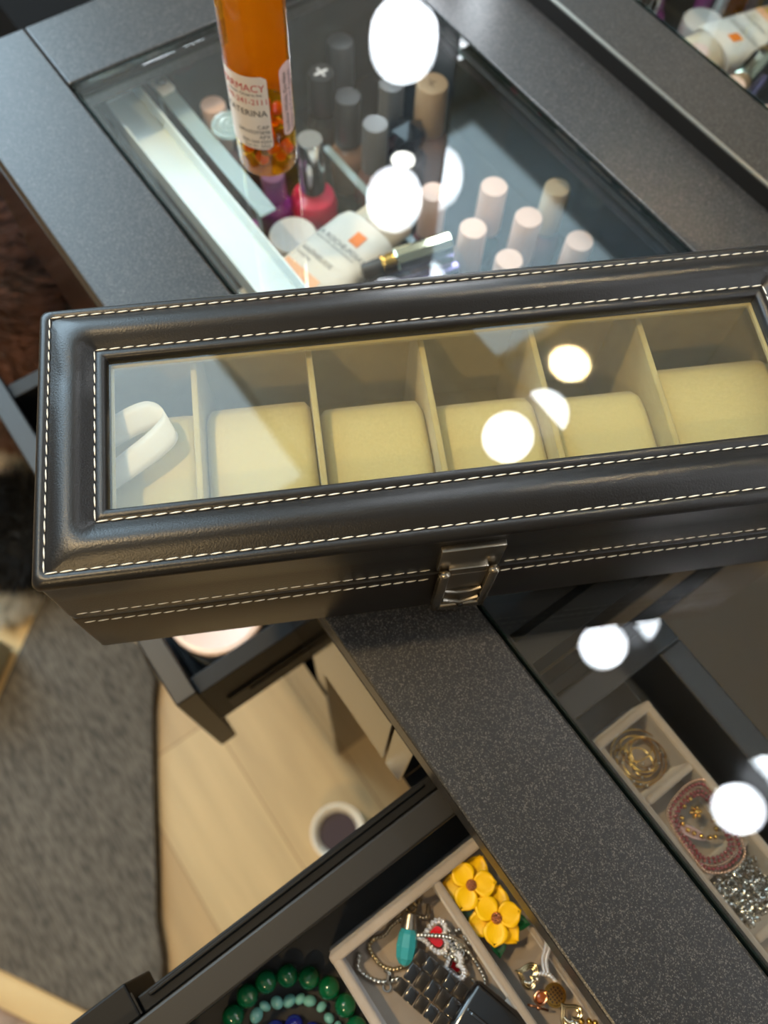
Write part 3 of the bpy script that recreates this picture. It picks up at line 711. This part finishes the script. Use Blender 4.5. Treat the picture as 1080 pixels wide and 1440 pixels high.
def bead_bracelet(name, label, cat, pts, r, mt, sq=(1, 1, 1), jitter=0, group=None):
    t = thing(name, label, cat, (0, 0, 0), 0, group); first = None
    cord = obj('cord', tube(bmesh.new(), smoothpath(pts, 6, True), .0006, 6, closed=True), rail_black, t)
    for k, p in enumerate(pts):
        if first is None: first = obj('bead', ball(bmesh.new(), (0, 0, 0), r, 20, sq), mt, t); o = first
        else: o = first.copy(); COL.objects.link(o); o.parent = t
        o.location = p
        if jitter: o.rotation_euler = [random.uniform(0, 3) for _ in range(3)]; s = random.uniform(.75, 1.2); o.scale = (s, s*random.uniform(.8, 1.2), s)
    return t
bz = JF+.0056
cx, cy, RR = .2890, -.1110, .0300
jade = gloss('jade', (8, 92, 58), .08); lapis = gloss('lapis', (26, 30, 128), .1); larimar = gloss('larimar', (112, 176, 178), .15); olive = gloss('olive_stone', (132, 136, 84), .15)
ng = 19; bead_bracelet('bead_bracelet', 'dark green jade bead bracelet in the drawer corner', 'bracelet', [(cx-.0045+.0310*math.cos(2*PI*k/ng+.3), cy+.0298*math.sin(2*PI*k/ng+.3), bz) for k in range(ng)], .0050, jade)
nt_ = 26; bead_bracelet('bead_bracelet', 'pale turquoise chip bracelet inside the green bead bracelet', 'bracelet', [(cx-.0035+(.0225+.0012*math.sin(5*k))*math.cos(2*PI*k/nt_), cy+(.0215+.001*math.cos(3*k))*math.sin(2*PI*k/nt_), JF+.0042) for k in range(nt_)], .0028, larimar, (1.1, .9, .8), 1)
nb = 11; bead_bracelet('bead_bracelet', 'deep blue lapis bead bracelet innermost in the corner', 'bracelet', [(cx-.0010+.0155*math.cos(2*PI*k/nb+.2), cy-.0025+.0150*math.sin(2*PI*k/nb+.2), JF+.0050) for k in range(nb)], .0043, lapis)

# yellow flowers
yellow = mat('flower_yellow', (255, 205, 0), .42); leaf_m = gloss('leaf_green', (18, 82, 48), .3)
def petal(t, ang, ln, wd, tilt, z0, tip=.55):
    n, mm = 10, 6; rows = []
    R = Matrix.Rotation(ang, 4, 'Z')
    for i in range(n+1):
        s = i/n; hw = wd*math.sin(PI*min(1, .12+.80*s)**.9)*(1-.30*max(0, s-.8)/.2); rows.append([])
        if s > .86: hw *= max(.10, 1-((s-.86)/.14)**1.5*.85)
        for k in range(mm+1):
            q = -1+2*k/mm
            p = Vector((.0012+ln*s, hw*q, z0+tilt*s*ln-.0010*s*s+.0012*q*q*(1-.3*s)))
            rows[-1].append(t.verts.new(R @ p))
    for a, b in zip(rows, rows[1:]):
        for k in range(mm): t.faces.new([a[k], a[k+1], b[k+1], b[k]])
    return t
def flower(x, y, z, rot, label):
    t = thing('flower_earring', label, 'earring', (x, y, z), rot, 'yellow flower earrings', None)
    for lay, (n, off, ln, z0, til) in enumerate([(3, 0, .0118, 0, -.02), (3, PI/3, .0104, .0016, .14)]):
        for k in range(n):
            q = petal(bmesh.new(), off+2*PI*k/n+random.uniform(-.08, .08), ln, .0056, til, z0)
            o = obj('petal', q, yellow, t, True, 80); so = o.modifiers.new('thick', 'SOLIDIFY'); so.thickness = .0009
    s = bmesh.new()
    for k in range(16): a = k*2.4; rr = .0019*math.sqrt(k/16); ball(s, (rr*math.cos(a), rr*math.sin(a), .0034+random.uniform(0, .0008)), .0006, 8)
    tube(s, [(.0021*math.cos(2*PI*k/16), .0021*math.sin(2*PI*k/16), .0030) for k in range(16)], .0004, 6, closed=True)
    obj('stamens', s, rose_gold, t)
    for a in (.55, -.75):
        lf = petal(bmesh.new(), a, .0150, .0042, -.05, -.0020); o = obj('leaf', lf, leaf_m, t, True, 80); so = o.modifiers.new('thick', 'SOLIDIFY'); so.thickness = .0006
    return t
flower(.2745, -.0072, -.0640, .0, 'yellow flower earring with green leaf, the upper one in the corner of the tray')
flower(.2913, -.0063, -.0640, .22, 'yellow flower earring with green leaf, the lower one near the gold heart')

# teal drop pendant
pn = thing('drop_pendant', 'turquoise drop pendant with dark silver cap in the tray', 'pendant'); a, b = Vector((.2722, -.0395, -.0680)), Vector((.2830, -.0500, -.0690)); dd = b-a
pn.location = a; pn.rotation_mode = 'QUATERNION'; pn.rotation_quaternion = dd.to_track_quat('Z', 'Y'); l = dd.length
obj('stone', L([(.0030, 0), (.0042, l*.15), (.0048, l*.5), (.0042, l*.8), (.0026, l*.96), (.001, l*1.02)], 9), gloss('turquoise', (52, 150, 160), .15), pn, False)
obj('pendant_cap', L([(.001, -.0058), (.0028, -.0056), (.0030, -.0040), (.0034, -.0012), (.0036, .0004), (.0030, .0008)], 24), dull_silver, pn)
q = bmesh.new(); tube(q, [(.0022*math.cos(2*PI*k/16), 0, -.0080+.0022*math.sin(2*PI*k/16)) for k in range(16)], .0005, 6, closed=True); obj('ring', q, pale_gold, pn)
# rope necklaces
def neck(label, paths, r, mt, name='necklace', pitch=.0016):
    t = bmesh.new()
    for p in paths: rope(t, p, r, pitch)
    return tag(obj(name, t, mt), label, 'necklace')
z = TF+.0016
neck('thick silver rope necklace curling along the left of the tray', [[(.2690, -.0640, z), (.2727, -.0672, z), (.2777, -.0660, z), (.2833, -.0620, z), (.2869, -.0545, z)]], .0015, silver, pitch=.0020)
neck('thin bronze rope chain beside the turquoise pendant', [[(.2676, -.0549, z), (.2689, -.0586, z), (.2746, -.0589, z), (.2785, -.0580, z), (.2824, -.0549, z), (.2845, -.0497, z)]], .0012, pale_gold)
neck('dark silver chain along the upper rim of the tray to the pendant', [[(.2672, -.0549, z), (.2690, -.0503, z), (.2678, -.0456, z+.002), (.2676, -.0399, z+.004), (.2685, -.0354, z+.005), (.2738, -.0312, z+.006), (.2709, -.0267, z)]], .0012, dull_silver)
neck('silver rope chain laid across the red heart brooch and looping right', [[(.2766, -.0380, -.0625), (.2805, -.0326, -.0600), (.2853, -.0272, -.0600), (.2905, -.0245, -.0660), (.2965, -.0235, -.0760), (.3040, -.0235, -.0762), (.3095, -.0245, -.0762), (.3115, -.0275, -.0762), (.3052, -.0290, -.0762)]], .0012, silver)
cl_ = link_chain(bmesh.new(), [(.2672, -.0290, z), (.2672, -.0354, z), (.2692, -.0427, z)], .0011, .0003, .0020)
tag(obj('chain', cl_, pale_gold), 'short fine link chain in the upper corner of the tray', 'chain')
# clasp hook
q = bmesh.new(); tube(q, smoothpath([(.2800, -.0585, z+.001), (.2825, -.0575, z+.0012), (.2850, -.0597, z+.001), (.2848, -.0605, z)], 6), lambda s: .0004+.0009*math.sin(PI*s), 8)
tube(q, [(.2862+.0017*math.cos(2*PI*k/16), -.0612+.0017*math.sin(2*PI*k/16), z) for k in range(16)], .0004, 6, closed=True)
tag(obj('clasp', q, silver), 'small silver lobster clasp below the rope necklace', 'clasp')
# crystal hearts
def heart_pts(sz, n=24):
    out = []
    for k in range(n):
        t_ = 2*PI*k/n; x = 16*math.sin(t_)**3; y = 13*math.cos(t_)-5*math.cos(2*t_)-2*math.cos(3*t_)-math.cos(4*t_); out.append((x*sz/17, y*sz/17))
    return out
red_en = gloss('red_enamel', (196, 10, 24), .1); dark_red = gloss('dark_red_enamel', (96, 10, 18), .1)
def heart_brooch(x, y, z, rot, sz, label, tiltx=0, inner=.62, cm=red_en):
    t = thing('heart_brooch', label, 'brooch', (x, y, z), rot, None, (tiltx, 0, rot))
    hp = heart_pts(sz*inner); q = bmesh.new(); top = [q.verts.new((a, b, .0006)) for a, b in hp]; bot = [q.verts.new((a, b, -.001)) for a, b in hp]
    q.faces.new(top); q.faces.new(bot[::-1])
    for k in range(len(hp)): q.faces.new([top[k], top[(k+1) % len(hp)], bot[(k+1) % len(hp)], bot[k]])
    obj('heart_center', q, cm, t, False)
    q = bmesh.new()
    for k, (a, b) in enumerate(heart_pts(sz, 30)):
        ball(q, (a, b, .0004), .0010, 8); ball(q, (a*.83, b*.83, .0009), .0008, 8)
    obj('crystals', q, crystal, t)
    q = bmesh.new(); tube(q, [(a*.92, b*.92, -.0006) for a, b in heart_pts(sz, 40)], .0010, 6, closed=True); obj('setting', q, silver, t); return t
heart_brooch(.2822, -.0322, -.0690, -.55, .0072, 'silver crystal heart brooch with red enamel centre')
heart_brooch(.2965, -.0318, -.0700, -.35, .0058, 'second crystal brooch with dark red edge, right of the red heart', .6, .45, dark_red)
q = bmesh.new()
for k in range(110):
    a, b = random.gauss(.2908, .0030), random.gauss(-.0278, .0024); ball(q, (a, b, -.0705+random.uniform(-.004, .003)), random.uniform(.0007, .0012), 8)
for k in range(5): tube(q, [(.2900+.0016*k-.003+.0016*math.cos(2*PI*j/14), -.0272+.0016*math.sin(2*PI*j/14), -.0675) for j in range(14)], .0004, 6, closed=True)
tag(obj('crystal_earring', q, silver), 'tangled silver crystal cluster above the second brooch', 'earring')

# black link watch
wt = thing('wristwatch', 'black rectangular smartwatch with black link bracelet in the tray', 'watch')
p0, p1 = Vector((.2848, -.0480, 0)), Vector((.3085, -.0425, 0))
# axis along bracelet: from clasp end (upper left) to face (lower right)
base = Vector((.2842, -.0498, -.0640)); dirx = Vector((.0268, .0085, 0)).normalized(); diry = Vector((-dirx.y, dirx.x, 0))
wt.matrix_world = Matrix.Translation(base) @ Matrix(((dirx.x, diry.x, 0, 0), (dirx.y, diry.y, 0, 0), (0, 0, 1, 0), (0, 0, 0, 1)))
blk = gloss('black_steel', (22, 21, 22), .16); blk2 = mat('brushed_black', (46, 42, 38), .3, .6)
for i in range(5):
    x = .0052*i; z_ = -.0030*((i-4)/4)**2
    for j, (y0, y1) in enumerate(((-.0100, -.0040), (-.0036, .0036), (.0040, .0100))):
        sft = .0008 if j == 1 else 0
        obj('bracelet_link', B(x+sft, x+.0047+sft, y0, y1, z_-.0012, z_+.0012, .0004), blk2 if (i+j) % 2 == 0 else blk, wt)
cs_ = obj('watch_case', B(.0262, .0620, -.0165, .0155, -.0030, .0034, .0028, 4), blk, wt)
obj('screen', B(.0288, .0594, -.0138, .0128, .0030, .0042, .0010, 3), mat('dark_glass', (26, 30, 36), .06, coat=1), cs_)
obj('crown', L([(.001, 0), (.0028, 0), (.0030, .0004), (.0028, .0016), (.001, .0018)], 20), silver, cs_).location = (.043, .0155, 0)
cs_.children[-1].rotation_euler = (-PI/2, 0, 0)

# gold heart pendant, disc charm, gold heart, strand
def wire_heart(x, y, z, rot, sz, wires, mt, label):
    t = thing('heart_pendant', label, 'pendant', (x, y, z), rot)
    q = bmesh.new()
    for s, r in wires: tube(q, [(a, b, 0) for a, b in heart_pts(sz*s, 36)], r, 8, closed=True)
    obj('heart_frame', q, mt, t)
    q = bmesh.new()
    for k in range(6): a = -.2+k*.28; ball(q, (sz*.5*math.cos(a), sz*.5*math.sin(a), .0006), .0008, 8)
    ball(q, (0, sz*.8, 0), .0011, 8); obj('pearls', q, silver, t); return t
wire_heart(.3172, -.0088, -.0660, -.95, .0054, ((1, .00055), (.80, .0005), (.62, .0004)), pale_gold, 'open double-wire gold heart pendant')
wire_heart(.3390, -.0035, -.0660, -1.5, .0052, ((1, .0007), (.75, .0006)), pale_gold, 'gold heart pendant at the lower frame edge')
dc = thing('disc_charm', 'gold openwork disc charm between the two gold hearts', 'charm', (.3298, -.0040, -.0665))
q = bmesh.new(); lathe(q, [(.001, -.0004), (.0043, -.0004), (.0045, 0), (.0043, .0004), (.001, .0004)], 32)
tube(q, [(.0044*math.cos(2*PI*k/30), .0044*math.sin(2*PI*k/30), .0004) for k in range(30)], .0005, 6, closed=True); obj('disc', q, gold, dc)
q = bmesh.new()
for k in range(-2, 3):
    for j in range(-2, 3):
        if k*k+j*j < 7: bx(q, k*.0013-.0004, k*.0013+.0004, j*.0013-.0004, j*.0013+.0004, .0004, .0006)
obj('openwork', q, brownp, dc, False)
rg = thing('gold_ring', 'small rose gold ring beside the disc charm', 'ring', (.3268, -.0096, -.0660)); q = bmesh.new()
tube(q, [(.0024*math.cos(2*PI*k/24), .0028*math.sin(2*PI*k/24), .0004) for k in range(24)], .0006, 8, closed=True); obj('band', q, rose_gold, rg)
obj('stone', ball(bmesh.new(), (0, 0, 0), .0020, 12, (1, 1.1, .5)), gloss('amber_stone', (150, 78, 42), .1), rg)
q = bmesh.new(); tube(q, smoothpath([(.3258, -.0158, -.067), (.3268, -.0148, -.066), (.3285, -.0132, -.066), (.3300, -.0122, -.066), (.3325, -.0100, -.067)], 5), .0005, 6)
ball(q, (.3292, -.0128, -.066), .0011, 10); tag(obj('ear_hook', q, rose_gold), 'thin rose gold ear hook below the ring', 'earring')
q = bmesh.new(); pa = smoothpath([(.3120, .0075, -.068), (.3140, .0051, -.066), (.3169, .0008, -.066), (.3210, -.0017, -.065)], 6)
for p in pa:
    for s in (-1, 1): ball(q, p+Vector((s*.0007, s*.0005, 0)), .0008, 8)
rope(q, [(.3195, -.0040, -.065), (.3225, -.0012, -.065), (.3262, -.0004, -.065)], .0011, .0014); tag(obj('crystal_strand', q, crystal), 'slim crystal strand above the gold heart pendant', 'jewellery')
q = bmesh.new()
for p in ((.3439, -.0012), (.3458, .0015), (.3478, .0032), (.3462, -.0022), (.3490, .0008)): ball(q, (*p, -.066), .0014, 10)
tag(obj('gold_beads', q, gold), 'small cluster of gold beads at the bottom edge of the photo', 'jewellery')

# gold bangles with pearls under the glass
gz = TF+.004
gb = thing('gold_bangles', 'tangle of thin gold hoops with pearls in the first compartment', 'bracelet'); 
for k, (a, b, r, ex) in enumerate([(.2790, .0955, .0134, 1.0), (.2795, .0950, .0115, 1), (.2800, .0965, .0100, .85), (.2815, .0945, .0118, .92), (.2775, .0955, .0085, 1.1), (.2785, .0975, .0070, 1), (.2810, .0935, .0060, 1.2), (.2755, .0960, .0062, .8)]):
    q = tube(bmesh.new(), [(a+r*ex*math.cos(2*PI*j/40), b+r/ex*.94*math.sin(2*PI*j/40), gz+.0012*k*.7+.0022*math.sin(2*PI*j/40+k*2)) for j in range(40)], .00036, 6, closed=True); obj('hoop', q, gold, gb)
q = tube(bmesh.new(), smoothpath([(.2700, .0890, gz), (.2725, .0920, gz+.003), (.2790, .0900, gz+.003), (.2850, .0915, gz+.002), (.2870, .0970, gz+.002)], 6), .0008, 6); obj('flat_band', q, gold, gb)
for k, p in enumerate([(.2686, .0868), (.2725, .0860), (.2761, .0862), (.2821, .0878), (.2866, .0895), (.2858, .0950), (.2819, .0940), (.2885, .0868), (.2906, .0886), (.2854, .0849), (.2770, .1040), (.2865, .1005), (.2830, .1050)]):
    if k == 0: pr0 = obj('pearl', ball(bmesh.new(), (0, 0, 0), .0009, 10), silver, gb); o = pr0
    else: o = pr0.copy(); COL.objects.link(o); o.parent = gb
    o.location = (*p, gz+.004)
# pink beaded necklace: three coiled strands
pinkb = gloss('garnet_bead', (124, 44, 52), .15); pinkb2 = mat('champagne_bead', (214, 176, 150), .2, .7)
pk_ = thing('beaded_necklace', 'coiled champagne and garnet beaded necklace spilling over the compartment', 'necklace')
loop = [(.3027, .1075), (.2996, .0981), (.3027, .0850), (.3130, .0812), (.3224, .0806), (.3312, .0815), (.3364, .0897), (.3360, .0990), (.3300, .1036), (.3195, .1062), (.3117, .1085)]
def strand(offs, mt, r, pitch, zz, nm):
    q = bmesh.new(); c = Vector((.318, .0945, 0)); pts = smoothpath([(c.x+(a-c.x)*offs, c.y+(b-c.y)*offs, zz+.001*math.sin(7*a*100)) for a, b in loop], 8, True); acc = 0
    for a, b in zip(pts, pts[1:]+pts[:1]):
        l = (b-a).length
        while acc < l: ball(q, a.lerp(b, acc/l), r, 6); acc += pitch
        acc -= l
    return obj(nm, q, mt, pk_)
strand(1.02, pinkb2, .00075, .0013, -.0560, 'beads'); strand(.93, pinkb, .0010, .0019, -.0575, 'beads'); strand(.86, pinkb2, .0006, .0012, -.0590, 'beads'); strand(.70, pinkb, .0010, .0021, -.0600, 'beads')
strand(.78, pinkb, .0009, .0022, -.0585, 'beads')
q = bmesh.new()
for p in [(.3051, .0975), (.3060, .0930), (.3089, .0885), (.3110, .0870), (.3143, .0872), (.3170, .0885), (.3199, .0905), (.3225, .0930), (.3238, .0954), (.3215, .0980), (.3183, .0997)]: ball(q, (*p, -.0590), .0012, 8)
for a in range(6): ball(q, (.3108+.0021*math.cos(a*PI/3), .0956+.0021*math.sin(a*PI/3), -.0590), .0010, 8)
ball(q, (.3108, .0956, -.0584), .0015, 10); obj('gold_beads', q, gold, pk_)
q = petal(bmesh.new(), 0, .0120, .0022, 0, 0); o = obj('tassel', q, mat('pink_grey_satin', (170, 144, 144), .3), pk_, True, 80); o.location = (.3105, .0845, -.0595); o.rotation_euler = (0, 0, .55)
o.modifiers.new('thick', 'SOLIDIFY').thickness = .0008
# silver chain pile
q = bmesh.new(); rnd = random.Random(4)
for k in range(210):
    a, b = rnd.uniform(.3385, .3615), rnd.uniform(.0835, .1065); zz = TF+.002+rnd.uniform(0, .010); M_ = Matrix.Rotation(rnd.uniform(0, PI), 4, Vector((rnd.gauss(0, 1), rnd.gauss(0, 1), rnd.gauss(0, 1))).normalized())
    r = rnd.uniform(.0010, .0018)
    tube(q, [Vector((a, b, zz)) + (M_ @ Vector((r*1.3*math.cos(2*PI*j/10), r*math.sin(2*PI*j/10), 0))) for j in range(10)], .00032, 5, closed=True)
for k in range(36): ball(q, (rnd.uniform(.339, .361), rnd.uniform(.084, .106), TF+.006+rnd.uniform(0, .008)), rnd.uniform(.0008, .0015), 7)
tag(obj('chain_pile', q, silver), 'heap of fine silver chain and charms in the third compartment', 'necklace', kind='stuff')

# ------------------------------------------------------------------ in the pedestal drawer
t = thing('cosmetic_jar', 'wide jar with pale pink lid in the small open drawer', 'jar', (.0610, -.0300, -.2476))
t.scale = (1, 1, 1)
obj('jar_body', L([(.001, 0), (.028, 0), (.032, .004), (.032, .065), (.030, .070)], 48), mat('blue_white_glass', (206, 220, 232), .15, coat=.6), t)
obj('lid', L([(.0322, .0702), (.0326, .0715), (.0326, .0775), (.0312, .0790), (.0285, .0792), (.0275, .0784), (.001, .0782)], 48), mat('pink_lid', (240, 214, 202), .35, noise=(40, .05)), t)

# ------------------------------------------------------------------ floor things
pot = thing('floor_pot', 'round white pot with dark purple inside on the floor', 'pot', (.1975, -.0420, FZ))
obj('pot_wall', L([(.022, .0004), (.029, .003), (.033, .040), (.0325, .042), (.0300, .042), (.0240, .036), (.0232, .030)], 48, cap1=False), mat('white_ceramic', (236, 232, 220), .3), pot)
obj('contents', L([(.001, .031), (.0238, .0312)], 40, cap0=True, cap1=False), mat('dark_purple', (36, 20, 44), .4), pot)
# grey woven mat with canvas binding
def fabric():
    M = mat('grey_woven_fabric', (98, 94, 88), .95, bump=(500, .25, .0008)); nt = M.node_tree; b = nt.nodes['Principled BSDF']
    tc = nt.nodes.new('ShaderNodeTexCoord'); mp = nt.nodes.new('ShaderNodeMapping'); mp.inputs['Scale'].default_value = (60, 330, 60)
    mp.inputs['Rotation'].default_value = (0, 0, 0)
    n = nt.nodes.new('ShaderNodeTexNoise'); n.inputs['Scale'].default_value = 1; n.inputs['Detail'].default_value = 3
    nt.links.new(tc.outputs['Object'], mp.inputs[0]); nt.links.new(mp.outputs[0], n.inputs['Vector'])
    r = nt.nodes.new('ShaderNodeValToRGB'); r.color_ramp.elements[0].position = .34; r.color_ramp.elements[1].position = .70
    r.color_ramp.elements[0].color = (*lin((70, 66, 61)), 1); r.color_ramp.elements[1].color = (*lin((116, 109, 99)), 1)
    nt.links.new(n.outputs['Fac'], r.inputs[0]); nt.links.new(r.outputs[0], b.inputs['Base Color']); return M
canvas = mat('beige_canvas', (214, 186, 138), .9, bump=(300, .4, .0006), noise=(12, .06))
rug = thing('floor_mat', 'grey woven floor mat with beige canvas border at lower left', 'mat', (0, 0, FZ))
def slab(poly, z0, z1, bev=0):
    t = bmesh.new(); a = [t.verts.new((x, y, z0)) for x, y in poly]; b = [t.verts.new((x, y, z1)) for x, y in poly]
    t.faces.new(a[::-1]); t.faces.new(b)
    for k in range(len(poly)): t.faces.new([a[k], a[(k+1) % len(poly)], b[(k+1) % len(poly)], b[k]])
    if bev: bmesh.ops.bevel(t, geom=[e for e in t.edges if abs(e.verts[0].co.z-z1) < 1e-6 and abs(e.verts[1].co.z-z1) < 1e-6], offset=bev, segments=4, affect='EDGES', profile=.6)
    return t
inner = [(-.294, -.189), (-.150, -.125), (-.098, -.130), (-.066, -.154), (.010, -.196), (.087, -.236), (.150, -.270), (.190, -.284), (.222, -.300), (.214, -.350), (.187, -.381), (.085, -.444), (-.0115, -.5155), (-.1835, -.3180)]
obj('woven_field', slab(inner, .0005, .022, .006), fabric(), rug, True, 60)
obj('canvas_border', slab([(-.2945, -.1895), (-.1840, -.3185), (-.0120, -.5165), (-.0130, -.5560), (-.2140, -.3440), (-.3245, -.2155)], .0005, .016, .003), canvas, rug, True, 60)
obj('canvas_border', slab([(.1875, -.382), (.0855, -.445), (-.0105, -.5165), (-.0105, -.5560), (.112, -.466), (.178, -.425), (.213, -.400), (.215, -.352)], .0005, .016, .003), canvas, rug, True, 60)
# patterned carpet corner at the very lower left
tag(obj('patterned_carpet', slab([(.05, -.50), (.111, -.467), (.177, -.427), (.24, -.40), (.3, -.7), (0, -.7)], .0004, .008, .002), mat('mottled_carpet', (150, 128, 112), .95, noise=(45, .5)), None, True, 60), 'mottled brown-grey carpet corner at the very lower left', 'carpet').location = (0, 0, FZ)

def fur(name, label, cat, surf, ln, n, mt_base, mt_fur, down=.3, seed=1, thick=.0012, loc=(0, 0, 0)):
    """surf(u, v) -> (point, normal)"""
    t = thing(name, label, cat, loc); rnd = random.Random(seed); base = bmesh.new(); NU, NV = 40, 20; rows = []
    for j in range(NV+1): rows.append([base.verts.new(surf(i/NU, j/NV)[0]) for i in range(NU)])
    for a, b in zip(rows, rows[1:]):
        for i in range(NU): base.faces.new([a[i], a[(i+1) % NU], b[(i+1) % NU], b[i]])
    obj('body', base, mt_base, t)
    q = bmesh.new()
    for k in range(n):
        p, nn = surf(rnd.random(), rnd.random()**.8); sw = Vector((mnoise.noise(p*22), mnoise.noise(p*22+Vector((9, 0, 0))), mnoise.noise(p*22+Vector((0, 9, 0)))))
        d = (nn+sw*.9+Vector((rnd.gauss(0, .25), rnd.gauss(0, .25), -down))*1.0).normalized()*ln*rnd.uniform(.6, 1.15)
        s = d.cross(nn+Vector((.01, .02, .03))).normalized()*thick; s2 = d.normalized().cross(s.normalized())*thick*.6
        v = [q.verts.new(p-s), q.verts.new(p+s), q.verts.new(p+s2+Vector((0, 0, 0))), q.verts.new(p+d)]
        q.faces.new([v[0], v[1], v[3]]); q.faces.new([v[1], v[2], v[3]]); q.faces.new([v[2], v[0], v[3]])
    o = obj('fur_pile', q, mt_fur, t, False); o['kind'] = 'stuff'; return t
def ellip(cx, cy, cz, rx, ry, rz):
    def f(u, v):
        a = 2*PI*u; b = -PI/2+PI*(v*.98+.01); n = Vector((math.cos(b)*math.cos(a), math.cos(b)*math.sin(a), math.sin(b)))
        return Vector((cx+rx*n.x, cy+ry*n.y, cz+rz*n.z)), Vector((n.x/rx, n.y/ry, n.z/rz)).normalized()
    return f
brown_fur = mat('brown_fur', (100, 64, 50), .8, noise=(30, .35), sheen=.3); black_fur = mat('black_fur', (13, 13, 14), .8); white_fur = mat('white_fur', (226, 220, 206), .8)
fur('fur_pouf', 'fluffy brown faux-fur pouf on the floor left of the table', 'pouf', ellip(-.645, -.074, -.52, .255, .118, .235),   .020, 20000, brown_fur, brown_fur, loc=(0, 0, 0))
fur('fur_throw', 'black shaggy throw heaped on the floor under the drawer', 'throw', ellip(-.372, -.180, -.705, .080, .072, .050), .030, 4500, black_fur, black_fur, seed=3, thick=.001)
fur('fur_trim', 'strip of white shaggy fur beside the black throw', 'throw', ellip(-.286, -.235, -.726, .010, .026, .018), .020, 1500, white_fur, white_fur, seed=5, thick=.0006)
cb = thing('cream_card_box', 'cream card box at the left edge beside the floor mat', 'box', (-.235, -.300, FZ+.0225), -.85)
obj('box_body', B(-.032, .032, -.020, .020, 0, .085, .002), mat('cream_card', (222, 212, 176), .6), cb); obj('lid', B(-.033, .033, -.021, .021, .0855, .092, .0015), mat('cream_card_lid', (228, 220, 190), .6), cb)

ct = thing('side_cabinet', 'plain black cabinet standing against the wall left of the vanity', 'cabinet', (0, 0, 0))
ck = mat('cabinet_black', (13, 13, 14), .9, spec=.1)
obj('cabinet_body', B(-.95, -.285, .070, .355, FZ, -.0600, .003), ck, ct, True, 30)
obj('cabinet_top', B(-.452, -.283, .068, .356, -.0598, -.0500, .002), ck, ct, True, 30)
obj('cabinet_top', B(-.953, -.455, .068, .356, -.0598, -.0500, .002), ck, ct, True, 30)
